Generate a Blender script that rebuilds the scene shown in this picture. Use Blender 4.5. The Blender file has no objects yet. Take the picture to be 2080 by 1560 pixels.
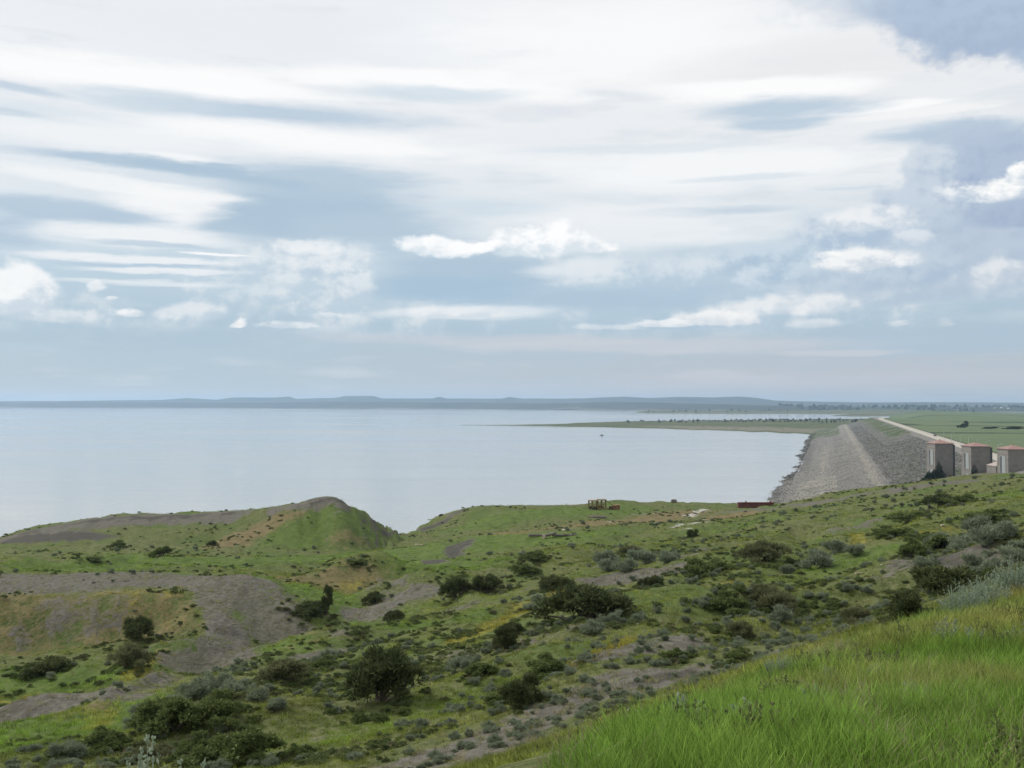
import bpy, bmesh, math, random
import numpy as np
from mathutils import Vector, Matrix

random.seed(7)
rng = np.random.default_rng(11)
SC = bpy.context.scene
COL = SC.collection

# ------------------------------------------------------------------ camera
FPX, CX, CY = 2041.0, 1040.0, 780.0          # focal length and centre in photograph pixels
PITCH = math.atan(38.0 / FPX)
EYE = 50.0                                     # metres above the lake
cam_d = bpy.data.cameras.new('camera')
cam_d.sensor_width = 36.0
cam_d.lens = FPX / 2080.0 * 36.0
cam_d.clip_start, cam_d.clip_end = 0.1, 60000.0
cam = bpy.data.objects.new('camera', cam_d)
cam.location = (0, 0, EYE)
cam.rotation_euler = (math.pi / 2 + PITCH, 0, 0)
COL.objects.link(cam)
SC.camera = cam

# ------------------------------------------------------------------ exposure / render
SC.view_settings.view_transform = 'Standard'
SC.view_settings.look = 'None'
SC.view_settings.exposure = 0.0
SC.view_settings.gamma = 1.0
SC.view_settings.use_curve_mapping = False
SC.render.engine = 'CYCLES'
cy = SC.cycles
cy.max_bounces = 5; cy.diffuse_bounces = 2; cy.glossy_bounces = 2
cy.transmission_bounces = 2; cy.transparent_max_bounces = 6; cy.volume_bounces = 1
cy.caustics_reflective = False; cy.caustics_refractive = False
cy.use_denoising = True

# ------------------------------------------------------------------ node helper
class NT:
    def __init__(self, tree):
        self.t = tree; self.n = tree.nodes; self.l = tree.links
    def put(self, sock, v):
        if v is None: return
        if isinstance(v, bpy.types.NodeSocket): self.l.new(v, sock)
        else:
            dv = sock.default_value
            if hasattr(dv, '__len__'):
                v = tuple(v) if hasattr(v, '__len__') else (v,) * len(dv)
                if len(dv) == 4 and len(v) == 3: v = v + (1.0,)
            sock.default_value = v
    def m(self, op, a, b=None, c=None, clamp=False):
        nd = self.n.new('ShaderNodeMath'); nd.operation = op; nd.use_clamp = clamp
        for i, v in enumerate((a, b, c)): self.put(nd.inputs[i], v)
        return nd.outputs[0]
    def vm(self, op, a, b=None, c=None):
        nd = self.n.new('ShaderNodeVectorMath'); nd.operation = op
        for i, v in enumerate((a, b, c)):
            if v is not None: self.put(nd.inputs[i], v)
        return nd.outputs['Value'] if op in ('LENGTH', 'DOT_PRODUCT', 'DISTANCE') else nd.outputs['Vector']
    def noise(self, vec, scale, detail=4, rough=0.55, dist=0.0, color=False, dims='3D'):
        nd = self.n.new('ShaderNodeTexNoise'); nd.noise_dimensions = dims
        if vec is not None: self.l.new(vec, nd.inputs['Vector'])
        nd.inputs['Scale'].default_value = scale; nd.inputs['Detail'].default_value = detail
        nd.inputs['Roughness'].default_value = rough; nd.inputs['Distortion'].default_value = dist
        return nd.outputs['Color' if color else 'Fac']
    def ramp(self, v, a, b, lo=0.0, hi=1.0, smooth=True):
        nd = self.n.new('ShaderNodeMapRange'); nd.clamp = True
        nd.interpolation_type = 'SMOOTHSTEP' if smooth else 'LINEAR'
        for i, x in enumerate((v, a, b, lo, hi)): self.put(nd.inputs[i], x)
        return nd.outputs[0]
    def mix(self, f, a, b, mode='MIX'):
        nd = self.n.new('ShaderNodeMix'); nd.data_type = 'RGBA'; nd.blend_type = mode
        nd.clamp_factor = True
        self.put(nd.inputs[0], f); self.put(nd.inputs[6], a); self.put(nd.inputs[7], b)
        return nd.outputs[2]
    def cramp(self, v, stops):
        nd = self.n.new('ShaderNodeValToRGB'); e = nd.color_ramp.elements
        while len(e) < len(stops): e.new(0.5)
        for i, (p, c) in enumerate(stops):
            e[i].position = p; e[i].color = (*c, 1)
        self.put(nd.inputs[0], v)
        return nd.outputs[0]
    def attr(self, name, kind='GEOMETRY', out='Fac'):
        nd = self.n.new('ShaderNodeAttribute'); nd.attribute_name = name; nd.attribute_type = kind
        return nd.outputs[out]
    def sep(self, v):
        nd = self.n.new('ShaderNodeSeparateXYZ'); self.l.new(v, nd.inputs[0]); return nd.outputs
    def comb(self, x, y, z=0.0):
        nd = self.n.new('ShaderNodeCombineXYZ')
        for i, v in enumerate((x, y, z)): self.put(nd.inputs[i], v)
        return nd.outputs[0]
    def new(self, t): return self.n.new(t)

def ray(px, py):
    X = (px - CX) / FPX; U = (CY - py) / FPX
    c, s = math.cos(PITCH), math.sin(PITCH)
    return X, c - s * U, s + c * U
def at_depth(px, py, d):
    x, y, z = ray(px, py); k = d / y
    return x * k, d, EYE + z * k
def at_level(px, py, level):
    x, y, z = ray(px, py); k = (level - EYE) / z
    return x * k, y * k, level
def azel(px, py):
    x, y, z = ray(px, py)
    return math.atan2(x, y), math.atan2(z, math.hypot(x, y))

# ------------------------------------------------------------------ world: clear sky under broken cloud decks
SUN_AZ, SUN_EL = math.radians(-66), math.radians(40)
world = bpy.data.worlds.new('World'); SC.world = world; world.use_nodes = True
w = NT(world.node_tree); w.n.clear()
sky = w.new('ShaderNodeTexSky'); sky.sky_type = 'NISHITA'; sky.sun_disc = False
sky.sun_elevation = SUN_EL; sky.sun_rotation = SUN_AZ; sky.altitude = 700; sky.dust_density = 1.5
tc = w.new('ShaderNodeTexCoord')
D = w.vm('NORMALIZE', tc.outputs['Generated'])
dx, dy, dz = w.sep(D)
AZ = w.m('ARCTAN2', dx, dy)
EL = w.m('ARCSINE', dz)
P = w.comb(AZ, EL, 0.0)
nf = w.noise(w.vm('MULTIPLY', D, (1, 1, 6.0)), 5.0, 8, 0.66, color=True)          # flattened, wispy
W1 = w.vm('SUBTRACT', nf, (0.5, 0.5, 0.5))
P1 = w.vm('MULTIPLY_ADD', W1, (0.085, 0.020, 0.0), P)                            # for streaks
P2 = w.vm('MULTIPLY_ADD', W1, (0.030, 0.014, 0.0), P)                            # for heaps
DH = w.vm('MULTIPLY', D, (1, 1, 1.35))
nA = w.noise(DH, 18.0, 8, 0.60)
nB = w.noise(w.vm('ADD', DH, (-0.007, 0.0, 0.010)), 18.0, 8, 0.60)
puff = w.m('SUBTRACT', nA, 0.5)                                                  # billows
relief = w.m('SUBTRACT', nA, nB)                                                 # which side of a billow is lit
wisp = w.noise(w.vm('MULTIPLY', D, (1, 1, 6.0)), 8.0, 7, 0.60)
wis = w.m('SUBTRACT', wisp, 0.5)

elf = w.m('MULTIPLY_ADD', w.m('SUBTRACT', w.noise(w.vm('MULTIPLY', D, (1, 1, 5.0)), 3.0, 4, 0.5), 0.5), 0.07, EL)
veil = w.cramp(w.ramp(elf, 0.0, 0.45, smooth=False), [
    (0.00, (0.475, 0.55, 0.605)), (0.06, (0.465, 0.56, 0.635)), (0.16, (0.44, 0.565, 0.67)),
    (0.27, (0.53, 0.655, 0.745)), (0.40, (0.80, 0.85, 0.88)), (0.58, (0.91, 0.925, 0.935)), (1.0, (0.94, 0.945, 0.955))])
pink = w.m('MULTIPLY', w.ramp(w.m('ADD', AZ, W1), -0.30, 0.35), w.ramp(EL, 0.085, 0.015))
veil = w.mix(w.m('MULTIPLY', pink, 0.75), veil, (0.53, 0.545, 0.60))
veil = w.mix(w.ramp(wisp, 0.50, 0.72, 0.0, 0.22), veil, (0.93, 0.94, 0.95))
veil = w.mix(w.ramp(wisp, 0.50, 0.30, 0.0, 0.22), veil, (0.47, 0.585, 0.69))
band = w.m('MULTIPLY', w.ramp(EL, 0.055, 0.085), w.ramp(EL, 0.20, 0.13))            # heaped cloud low over the horizon
big = w.noise(D, 7.0, 4, 0.55)
veil = w.mix(w.m('MULTIPLY', band, w.ramp(w.m('MULTIPLY_ADD', puff, 0.7, big), 0.46, 0.66, 0.0, 0.62)), veil,
             w.mix(w.ramp(relief, -0.06, 0.08), (0.56, 0.665, 0.75), (0.86, 0.88, 0.89)))
skyc = w.vm('SCALE', sky.outputs[0]); skyc.node.inputs['Scale'].default_value = 0.1
c = w.mix(0.90, skyc, veil)

def blob(k, c, P, nz, rel, px, py, wx, wy, col, a, soft, tilt=0.0, top=None):
    """one cloud: an ellipse in azimuth and elevation with a torn edge, mixed over the sky behind it"""
    a0, e0 = azel(px, py)
    ax = abs(azel(px + wx, py)[0] - azel(px - wx, py)[0]) / 2
    ey = abs(azel(px, py - wy)[1] - azel(px, py + wy)[1]) / 2
    q = k.vm('MULTIPLY_ADD', P, (1 / ax, 1 / ey, 0), (-a0 / ax, -e0 / ey, 0))
    if tilt or top is not None:
        s = k.sep(q); yy = s[1]
        if tilt: yy = k.m('MULTIPLY_ADD', s[0], -tilt, yy)
        ysh = yy
        if top is not None: yy = k.m('MAXIMUM', yy, k.m('MULTIPLY', yy, -1.9))
        q = k.comb(s[0], yy, s[2])          # (every output is used: an idle one would hold shader memory)
    r = k.m('MULTIPLY_ADD', nz, (-1.9 if wx > 85 else -2.8 if wx > 60 else -3.8) if top is not None else -1.7, k.vm('LENGTH', q))
    soft = soft + (0.22 if top is not None else 0.15)
    f = k.ramp(r, 1.0 + soft * 0.5, 1.0 - soft * 0.5, 0.0, a)
    if top is not None:
        col = k.mix(k.ramp(k.m('MULTIPLY_ADD', rel, 7.5, ysh), -0.8, 0.9), col, top)
    return k.mix(f, c, col)

B = (0.47, 0.59, 0.71); DB = (0.43, 0.56, 0.68); LB = (0.64, 0.735, 0.81); ST = (0.395, 0.49, 0.64)
WH = (0.995, 0.995, 0.995); OW = (0.90, 0.92, 0.935); PK = (0.62, 0.64, 0.685)
flat = [  # px, py, half width, half height, colour, opacity, softness, tilt
    (560, 60, 620, 55, (0.83, 0.86, 0.90), .8, 1.2, 0), (1250, 90, 330, 85, (1.0, 1.0, 1.0), .7, 1.4, 0),
    (1690, 135, 290, 55, (0.84, 0.845, 0.86), .85, .9, -.1),
    (280, 152, 560, 30, WH, .9, .9, -.08), (830, 165, 280, 24, WH, .9, .9, -.35), (1080, 195, 150, 18, WH, .7, 1., -.7),
    (860, 190, 180, 17, LB, .8, .8, -.2), (530, 229, 300, 24, B, .85, 1., -.08), (330, 212, 160, 18, LB, .6, .9, 0), (40, 178, 100, 11, B, .7, .9, -.5), (130, 232, 190, 18, LB, .55, 1., 0), (20, 225, 60, 6, B, .5, 1., 0),
    (470, 188, 70, 6, WH, .7, .8, 0), (620, 285, 340, 26, WH, .8, 1., -.5), (230, 275, 240, 24, OW, .7, 1., 0), (420, 335, 110, 12, WH, .7, .8, -.7),
    (1560, 183, 230, 20, WH, .95, .8, -.15), (1760, 218, 150, 10, WH, .9, .6, -.3), (1900, 225, 170, 9, (0.93, 0.93, 0.93), .8, .8, 0),
    (1585, 220, 155, 20, B, .85, 1., -.05), (1570, 250, 90, 14, B, .8, .8, 0),
    (1480, 340, 340, 45, (0.97, 0.975, 0.98), .7, 1.1, 0), (1330, 298, 240, 8, LB, .45, 1., 0), (1530, 362, 120, 6, LB, .6, 1., 0), (1740, 384, 60, 4, LB, .7, .8, 0),
    (250, 328, 260, 13, B, .85, .8, -.5), (420, 350, 220, 17, DB, .95, .7, -.6), (640, 385, 250, 52, DB, .85, .8, 0), (700, 440, 230, 55, DB, .88, .8, 0), (500, 440, 90, 45, DB, .85, .6, 0), (180, 318, 60, 8, B, .8, .8, 0),
    (230, 372, 210, 18, OW, .95, .7, -.6), (340, 410, 100, 38, (0.95, 0.955, 0.96), .85, .7, 0), (130, 425, 190, 24, B, .92, .7, .05), (20, 470, 110, 38, B, .9, .8, .3), (250, 440, 70, 14, B, .7, .8, 0),
    (250, 478, 210, 20, OW, .9, .9, .1), (310, 498, 120, 5, B, .7, .8, 0), (290, 528, 220, 8, OW, .85, .7, 0), (440, 517, 80, 4, WH, .9, .6, 0), (330, 550, 170, 6, OW, .8, .8, 0), (300, 540, 170, 4, B, .6, .8, 0), (280, 572, 200, 6, OW, .6, .9, 0),
    (980, 420, 130, 22, LB, .8, .8, -.2), (950, 560, 190, 60, DB, .9, .9, 0), (940, 590, 140, 30, (0.375, 0.53, 0.68), .6, .9, 0),
    (1270, 605, 240, 36, DB, .8, .8, .15), (1180, 545, 100, 16, OW, .6, .8, .4),
    (1440, 430, 160, 10, B, .8, .8, -.1), (1270, 460, 260, 45, (0.93, 0.94, 0.95), .65, 1.1, 0), (1480, 580, 180, 30, B, .6, 1., 0),
    (1970, 265, 180, 20, B, .95, .9, 0), (1940, 690, 330, 28, (0.43, 0.55, 0.66), .8, .8, 0), (1500, 655, 330, 14, DB, .5, 1., 0),
    (1340, 702, 450, 14, PK, .65, 1., 0), (950, 638, 170, 12, OW, .6, 1., .2), (1010, 690, 350, 10, PK, .5, 1., 0), (300, 690, 330, 22, (0.43, 0.55, 0.64), .5, 1., 0),
    (1700, 770, 420, 18, (0.58, 0.585, 0.63), .5, 1., 0), (1700, 715, 130, 5, PK, .7, .8, 0), (1630, 745, 50, 14, (0.50, 0.56, 0.62), .5, .8, 0),
]
heaps = [  # px, py, half width, half height, shaded colour, lit colour, opacity, softness
    (1900, -5, 270, 70, ST, B, .8, .9), (2060, 20, 260, 95, ST, (0.44, 0.545, 0.69), .95, .35), (2110, 60, 220, 140, ST, (0.44, 0.545, 0.69), 1., .25),
    (1960, 330, 120, 75, (0.41, 0.51, 0.66), (0.50, 0.59, 0.71), .95, .35), (1985, 420, 165, 125, (0.36, 0.455, 0.62), (0.45, 0.54, 0.675), 1., .25), (1880, 340, 65, 45, (0.46, 0.56, 0.69), (0.66, 0.73, 0.80), .85, .3), (1870, 450, 95, 85, (0.41, 0.51, 0.65), (0.60, 0.68, 0.77), .95, .3),
    (1900, 500, 210, 75, (0.44, 0.545, 0.675), (0.55, 0.64, 0.74), .85, .5), (2060, 500, 140, 120, (0.42, 0.525, 0.66), (0.50, 0.59, 0.705), .9, .5), (2000, 560, 200, 70, (0.445, 0.545, 0.67), (0.51, 0.60, 0.71), .85, .5), (1900, 595, 280, 36, (0.47, 0.57, 0.68), (0.58, 0.66, 0.74), .75, .7),
    (1700, 485, 120, 55, (0.44, 0.555, 0.69), (0.68, 0.75, 0.82), .92, .3), (1600, 530, 100, 48, (0.46, 0.585, 0.70), (0.62, 0.715, 0.80), .85, .4), (1540, 560, 60, 30, (0.45, 0.575, 0.70), (0.60, 0.70, 0.79), .7, .5),
    (1560, 545, 140, 55, (0.42, 0.545, 0.68), (0.60, 0.70, 0.79), .85, .4), (1790, 560, 170, 48, (0.43, 0.54, 0.67), (0.56, 0.65, 0.745), .85, .5), (1370, 565, 150, 42, (0.50, 0.62, 0.72), (0.74, 0.80, 0.85), .7, .6), (1210, 575, 90, 30, (0.52, 0.64, 0.73), (0.78, 0.83, 0.87), .6, .6),
    (2035, 392, 125, 40, (0.52, 0.61, 0.72), (1.0, 1.0, .99), 1., .18), (2080, 360, 60, 26, (0.60, 0.68, 0.77), (1.0, 1.0, .99), 1., .2), (2080, 440, 120, 42, (0.36, 0.45, 0.61), (0.42, 0.51, 0.655), .97, .35),
    (1730, 535, 90, 32, (0.62, 0.69, 0.77), (0.95, 0.955, 0.95), .92, .3), (1670, 520, 35, 16, (0.70, 0.76, 0.82), (0.98, 0.98, 0.97), .9, .3), (1760, 455, 80, 28, (0.60, 0.68, 0.77), (0.92, 0.93, 0.935), .75, .4),
    (1850, 490, 42, 17, (0.52, 0.61, 0.72), (0.74, 0.79, 0.85), .85, .35), (2030, 565, 75, 36, (0.56, 0.63, 0.72), (0.87, 0.88, 0.89), .7, .5),
    (560, 560, 120, 45, (0.54, 0.65, 0.74), (0.80, 0.845, 0.88), .6, .6), (680, 535, 90, 48, (0.51, 0.625, 0.73), (0.82, 0.86, 0.89), .75, .4), (735, 605, 42, 38, (0.54, 0.64, 0.735), (0.80, 0.84, 0.87), .7, .5), (630, 508, 75, 22, (0.58, 0.68, 0.77), (0.88, 0.905, 0.92), .7, .4), (520, 600, 80, 30, (0.52, 0.635, 0.73), (0.74, 0.80, 0.84), .5, .7),
    (30, 605, 95, 70, (0.64, 0.72, 0.79), (0.97, 0.975, 0.975), .93, .28), (110, 645, 95, 18, (0.60, 0.68, 0.75), (0.82, 0.85, 0.87), .7, .5),
    (390, 638, 75, 24, (0.58, 0.67, 0.75), (0.84, 0.87, 0.89), .7, .5), (478, 660, 20, 14, (0.72, 0.77, 0.82), (0.98, 0.975, 0.96), .9, .35), (270, 638, 26, 12, (0.68, 0.74, 0.80), (0.97, 0.97, 0.97), .85, .4), (190, 580, 20, 20, (0.68, 0.74, 0.80), (0.92, 0.935, 0.945), .7, .5), (225, 605, 12, 5, (0.70, 0.76, 0.81), (0.90, 0.91, 0.92), .7, .5),
    (575, 662, 55, 9, (0.62, 0.70, 0.77), (0.86, 0.885, 0.90), .7, .5), (670, 640, 40, 7, (0.65, 0.72, 0.78), (0.88, 0.90, 0.91), .6, .5), (900, 640, 110, 13, (0.63, 0.71, 0.78), (0.86, 0.885, 0.90), .7, .5),
    (1600, 625, 140, 26, (0.60, 0.68, 0.76), (0.86, 0.88, 0.89), .85, .4), (1455, 648, 68, 16, (0.74, 0.78, 0.82), (.95, .945, .935), .85, .5), (1340, 658, 50, 7, (0.74, 0.78, 0.82), (0.93, 0.94, 0.945), .8, .4), (1230, 664, 70, 7, (0.66, 0.73, 0.79), (0.80, 0.83, 0.86), .6, .6),
    (1665, 660, 60, 9, (0.66, 0.72, 0.77), (0.84, 0.86, 0.88), .6, .8), (1822, 660, 22, 9, (0.64, 0.70, 0.76), (0.82, 0.85, 0.87), .6, .8), (1918, 658, 20, 14, (0.60, 0.67, 0.73), (0.74, 0.78, 0.81), .55, .8),
    (888, 503, 70, 30, (0.72, 0.80, 0.86), (1.02, 1.02, 1.02), .95, .3), (985, 503, 20, 10, (0.78, 0.84, 0.89), (1.02, 1.02, 1.02), .95, .3),
    (1090, 503, 76, 40, (0.70, 0.78, 0.84), (1.02, 1.02, 1.02), .95, .3), (1185, 503, 48, 20, (0.72, 0.79, 0.85), (1.0, 1.0, 1.0), .9, .3),
]
def background(col):
    c10 = w.vm('SCALE', col); c10.node.inputs['Scale'].default_value = 10.0
    bg = w.new('ShaderNodeBackground'); bg.inputs['Strength'].default_value = 0.1
    w.l.new(c10, bg.inputs['Color'])
    return bg.outputs[0]
# the sky is cut into cells so that each direction only works out the clouds near it
clouds = [(0,) + t for t in flat] + [(1,) + t for t in heaps]
def reach(t):
    px, py, wx, wy = t[1:5]
    so = t[7] if t[0] == 0 else t[8]; a0, e0 = azel(px, py)
    ax = abs(azel(px + wx, py)[0] - azel(px - wx, py)[0]) / 2
    ey = abs(azel(px, py - wy)[1] - azel(px, py + wy)[1]) / 2
    k0 = 1 + so / 2 + (.5 if t[0] == 0 else .9); k = k0 + (abs(t[8]) if t[0] == 0 else 0) * 0.9
    ma, me = (0.028, 0.007) if t[0] == 0 else (0.010, 0.005)
    return a0 - ax * k0 - ma, a0 + ax * k0 + ma, e0 - ey * k - me, e0 + ey * k + me
CELL = [0]
def cloud_cell(todo):
    CELL[0] += 1; eps = 0.01 * CELL[0]          # sets each cell's clouds a hair apart so that cells stay separate branches
    g = bpy.data.node_groups.new('cloud_cell', 'ShaderNodeTree')
    for nm, ty in (('Sky', 'NodeSocketColor'), ('Streaky', 'NodeSocketVector'), ('Puffy', 'NodeSocketVector'), ('Puff', 'NodeSocketFloat'), ('Relief', 'NodeSocketFloat'), ('Wisp', 'NodeSocketFloat')):
        g.interface.new_socket(nm, in_out='INPUT', socket_type=ty)
    g.interface.new_socket('Sky', in_out='OUTPUT', socket_type='NodeSocketColor')
    k = NT(g); gi = k.new('NodeGroupInput').outputs
    c1 = gi['Sky']
    for t in todo:
        if t[0] == 0:
            _, px, py, wx, wy, col, a, so, ti = t
            c1 = blob(k, c1, gi['Streaky'], gi['Wisp'], None, px + eps, py, wx, wy, col, a, so, ti)
        else:
            _, px, py, wx, wy, lo_, hi_, a, so = t
            c1 = blob(k, c1, gi['Puffy'], gi['Puff'], gi['Relief'], px + eps, py, wx, wy, lo_, a, so, 0, hi_)
    go = k.new('NodeGroupOutput'); k.l.new(c1, go.inputs[0])
    nd = w.new('ShaderNodeGroup'); nd.node_tree = g
    for nm, v in (('Sky', c), ('Streaky', P1), ('Puffy', P2), ('Puff', puff), ('Relief', relief), ('Wisp', wis)): w.l.new(v, nd.inputs[nm])
    return background(nd.outputs[0])
def inside(todo, a0, a1, e0, e1):
    return [(t, r) for t, r in todo if not (r[1] < a0 or r[0] > a1 or r[3] < e0 or r[2] > e1)]
def sky_tree(todo, a0, a1, e0, e1, depth):
    todo = inside(todo, a0, a1, e0, e1)

    if len(todo) <= 7 or depth == 0: return cloud_cell([t for t, _ in todo]) if todo else background(c)
    best = None
    for axis, lo, hi in ((0, a0, a1), (1, e0, e1)):
        for q in (.3, .4, .5, .6, .7):
            m_ = lo + (hi - lo) * q
            L_ = (a0, m_, e0, e1) if axis == 0 else (a0, a1, e0, m_); R_ = (m_, a1, e0, e1) if axis == 0 else (a0, a1, m_, e1)
            sc = len(inside(todo, *L_)) * q + len(inside(todo, *R_)) * (1 - q)
            if best is None or sc < best[0]: best = (sc, axis, m_, L_, R_)
    _, axis, m_, L_, R_ = best
    ms = w.new('ShaderNodeMixShader')
    w.l.new(w.m('GREATER_THAN', (AZ, EL)[axis], m_), ms.inputs[0])
    w.l.new(sky_tree(todo, *L_, depth - 1), ms.inputs[1]); w.l.new(sky_tree(todo, *R_, depth - 1), ms.inputs[2])
    return ms.outputs[0]
ms = w.new('ShaderNodeMixShader')
w.l.new(w.m('MULTIPLY', w.m('COMPARE', AZ, 0.0, 1.0), w.m('COMPARE', EL, 0.28, 0.28)), ms.inputs[0])
w.l.new(background(c), ms.inputs[1]); w.l.new(sky_tree([(t, reach(t)) for t in clouds], -1.0, 1.0, 0.0, 0.56, 7), ms.inputs[2])
out = ms.outputs[0]
wo = w.new('ShaderNodeOutputWorld'); w.l.new(out, wo.inputs['Surface'])
world.cycles.sampling_method = 'MANUAL'; world.cycles.sample_map_resolution = 512

# ------------------------------------------------------------------ sun behind thin cloud
sun_d = bpy.data.lights.new('sun', 'SUN'); sun_d.energy = 2.9; sun_d.angle = math.radians(8); sun_d.color = (1.0, 0.96, 0.9)
sun = bpy.data.objects.new('sun', sun_d); COL.objects.link(sun)
sv = Vector((math.sin(SUN_AZ) * math.cos(SUN_EL), math.cos(SUN_AZ) * math.cos(SUN_EL), math.sin(SUN_EL)))
sun.rotation_euler = sv.to_track_quat('Z', 'Y').to_euler(); sun.location = sv * 300

# ------------------------------------------------------------------ numeric noise
def _hash(ix, iy, seed):
    h = (ix.astype(np.int64) * 374761393 + iy.astype(np.int64) * 668265263 + seed * 144665) & 0xFFFFFFFF
    h = ((h ^ (h >> 13)) * 1274126177) & 0xFFFFFFFF
    return ((h ^ (h >> 16)) & 0xFFFF) / 65535.0
def vnoise(x, y, seed=0):
    ix, iy = np.floor(x), np.floor(y); fx, fy = x - ix, y - iy
    fx = fx * fx * fx * (fx * (fx * 6 - 15) + 10); fy = fy * fy * fy * (fy * (fy * 6 - 15) + 10)
    a = _hash(ix, iy, seed); b = _hash(ix + 1, iy, seed); c_ = _hash(ix, iy + 1, seed); d = _hash(ix + 1, iy + 1, seed)
    return (a + (b - a) * fx) * (1 - fy) + (c_ + (d - c_) * fx) * fy
def fbm(x, y, octv=4, seed=0, gain=0.5):
    s = 0; a = 1; t = 0
    for o in range(octv):
        s = s + a * (vnoise(x * 2 ** o + 17.3 * o, y * 2 ** o - 9.1 * o, seed + o) - 0.5); t += a; a *= gain
    return s / t * 2
def sstep(a, b, x):
    t = np.clip((x - a) / (b - a), 0, 1); return t * t * (3 - 2 * t)

# ------------------------------------------------------------------ the bluffs: heights surveyed at points, smoothly joined
KN = 26  # the knoll's ground lies a little under its grass
survey_px = [  # photograph pixel, depth in metres
    # grassy knoll by the camera
    (1080, 1560 + KN, 5.5), (1300, 1460 + KN, 7.5), (1560, 1360 + KN, 9.5), (1800, 1270 + KN, 11.5), (2080, 1180 + KN, 14.5),
    (2080, 1575, 4.9), (1560, 1575, 5.0), (1700, 1425, 7.8), (2080, 1370, 9.0), (2500, 1250, 12), (2500, 1120, 20),
    # slope just beyond the knoll
    (1080, 1545, 16), (1300, 1447, 18), (1560, 1352, 23), (1800, 1260, 30), (2080, 1165, 38), (2500, 1060, 50),
    (700, 1660, 9), (300, 1690, 9), (0, 1690, 10), (700, 1560, 22), (300, 1560, 24), (0, 1560, 27), (-400, 1560, 30),
    # long slope falling from right to left
    (1200, 1400, 28), (1200, 1300, 42), (1200, 1230, 60), (1200, 1170, 88), (1200, 1120, 125), (1200, 1080, 175), (1200, 1045, 240), (1200, 1024, 275),
    (765, 1430, 40), (765, 1330, 56), (765, 1265, 78), (765, 1205, 112), (765, 1150, 150), (765, 1108, 205), (810, 1088, 240),
    (1000, 1500, 22), (900, 1400, 37), (1000, 1300, 51), (900, 1250, 76), (1000, 1180, 98), (1000, 1130, 145),
    (1600, 1300, 32), (1400, 1300, 37), (1500, 1200, 62), (1700, 1200, 50), (1900, 1200, 40), (1600, 1100, 112), (1400, 1100, 140), (1800, 1100, 88), (2000, 1100, 72),
    (1900, 1030, 140), (2080, 1005, 130), (1700, 1030, 175), (1560, 1045, 215), (1700, 1000, 225), (1830, 986, 212), (1900, 972, 202), (2080, 966, 185),
    (2500, 950, 150), (2500, 1000, 80),
    # lower left
    (300, 1480, 36), (300, 1400, 52), (300, 1345, 69), (0, 1480, 38), (0, 1400, 54), (0, 1340, 70), (-400, 1400, 56), (-400, 1320, 74),
    (560, 1400, 47), (560, 1330, 62), (520, 1320, 70), (640, 1300, 70), (690, 1280, 80),
    # ground around the flat grey spur on the left
    (0, 1322, 76), (200, 1322, 76), (380, 1318, 75), (-300, 1322, 76), (200, 1338, 73), (540, 1322, 72), (300, 1150, 118), (0, 1142, 120), (560, 1175, 112), (-300, 1145, 120), (640, 1215, 96),
    # valley floor
    (100, 1135, 165), (300, 1130, 170), (500, 1135, 165), (640, 1130, 172), (640, 1110, 195), (860, 1150, 160), (-300, 1130, 165),
    # far left hill
    (60, 1108, 200), (200, 1108, 196), (350, 1108, 196), (500, 1105, 196),
    (-20, 1100, 224), (45, 1077, 224), (200, 1054, 224), (380, 1046, 224), (560, 1029, 222), (630, 1018, 218), (682, 1012, 214), (-300, 1135, 222),
    (720, 1040, 216), (755, 1070, 220), (500, 1075, 208), (640, 1065, 203), (700, 1090, 206),
    # mesa with the machinery
    (870, 1076, 250), (940, 1034, 256), (1060, 1030, 264), (1340, 1020, 276), (1480, 1024, 280), (1560, 1022, 285),
    (960, 1092, 186), (885, 1142, 172), (1010, 1085, 190), (1100, 1062, 215), (1400, 1052, 225), (1500, 1034, 258), (1000, 1050, 228),
]
pts = [at_depth(*p) for p in survey_px]
pts += [(0, 0, 48.32), (1.5, 2.5, 48.3), (-1.6, 3.6, 47.85), (-4, 0, 47.6), (6, 0, 48.7), (0, -6, 48.9), (0, -25, 50), (30, -20, 51), (-30, -20, 46), (-60, 0, 42), (-120, 20, 36),
        (60, 10, 49), (120, 40, 47), (180, 100, 43), (0, -120, 52), (-160, 90, 28), (-200, 200, 20), (0, 340, 19), (-150, 330, 17), (140, 330, 26), (220, 260, 30), (-90, -90, 46)]
pts = np.array(pts)
def _ker(r2): return 0.5 * r2 * np.log(r2 + 1e-9)
_S = 50.0
A_ = pts[:, :2] / _S
n_ = len(A_)
K_ = _ker(((A_[:, None] - A_[None]) ** 2).sum(-1)) + np.eye(n_) * 1e-5
Pm = np.c_[np.ones(n_), A_]
M_ = np.block([[K_, Pm], [Pm.T, np.zeros((3, 3))]])
sol = np.linalg.solve(M_, np.r_[pts[:, 2], np.zeros(3)])
wts, pol = sol[:n_], sol[n_:]
def tps(x, y):
    out = np.empty(x.size); xs, ys = x.ravel() / _S, y.ravel() / _S
    for i in range(0, x.size, 40000):
        a, b = xs[i:i + 40000], ys[i:i + 40000]
        r2 = (a[:, None] - A_[None, :, 0]) ** 2 + (b[:, None] - A_[None, :, 1]) ** 2
        out[i:i + 40000] = _ker(r2) @ wts + pol[0] + pol[1] * a + pol[2] * b
    return out.reshape(x.shape)
mounds = []   # x, y, rx, ry, rotation, height
def mound(px, py, d, rx, ry, h, rot=0.0):
    x, y, z = at_depth(px, py, d); mounds.append((x, y, rx, ry, rot, h))
mound(770, 1205, 122, 6.5, 5.5, 3.4); mound(850, 1228, 102, 6.0, 4.0, 3.0, .4); mound(760, 1250, 92, 6, 3, .8, .7)
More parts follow.
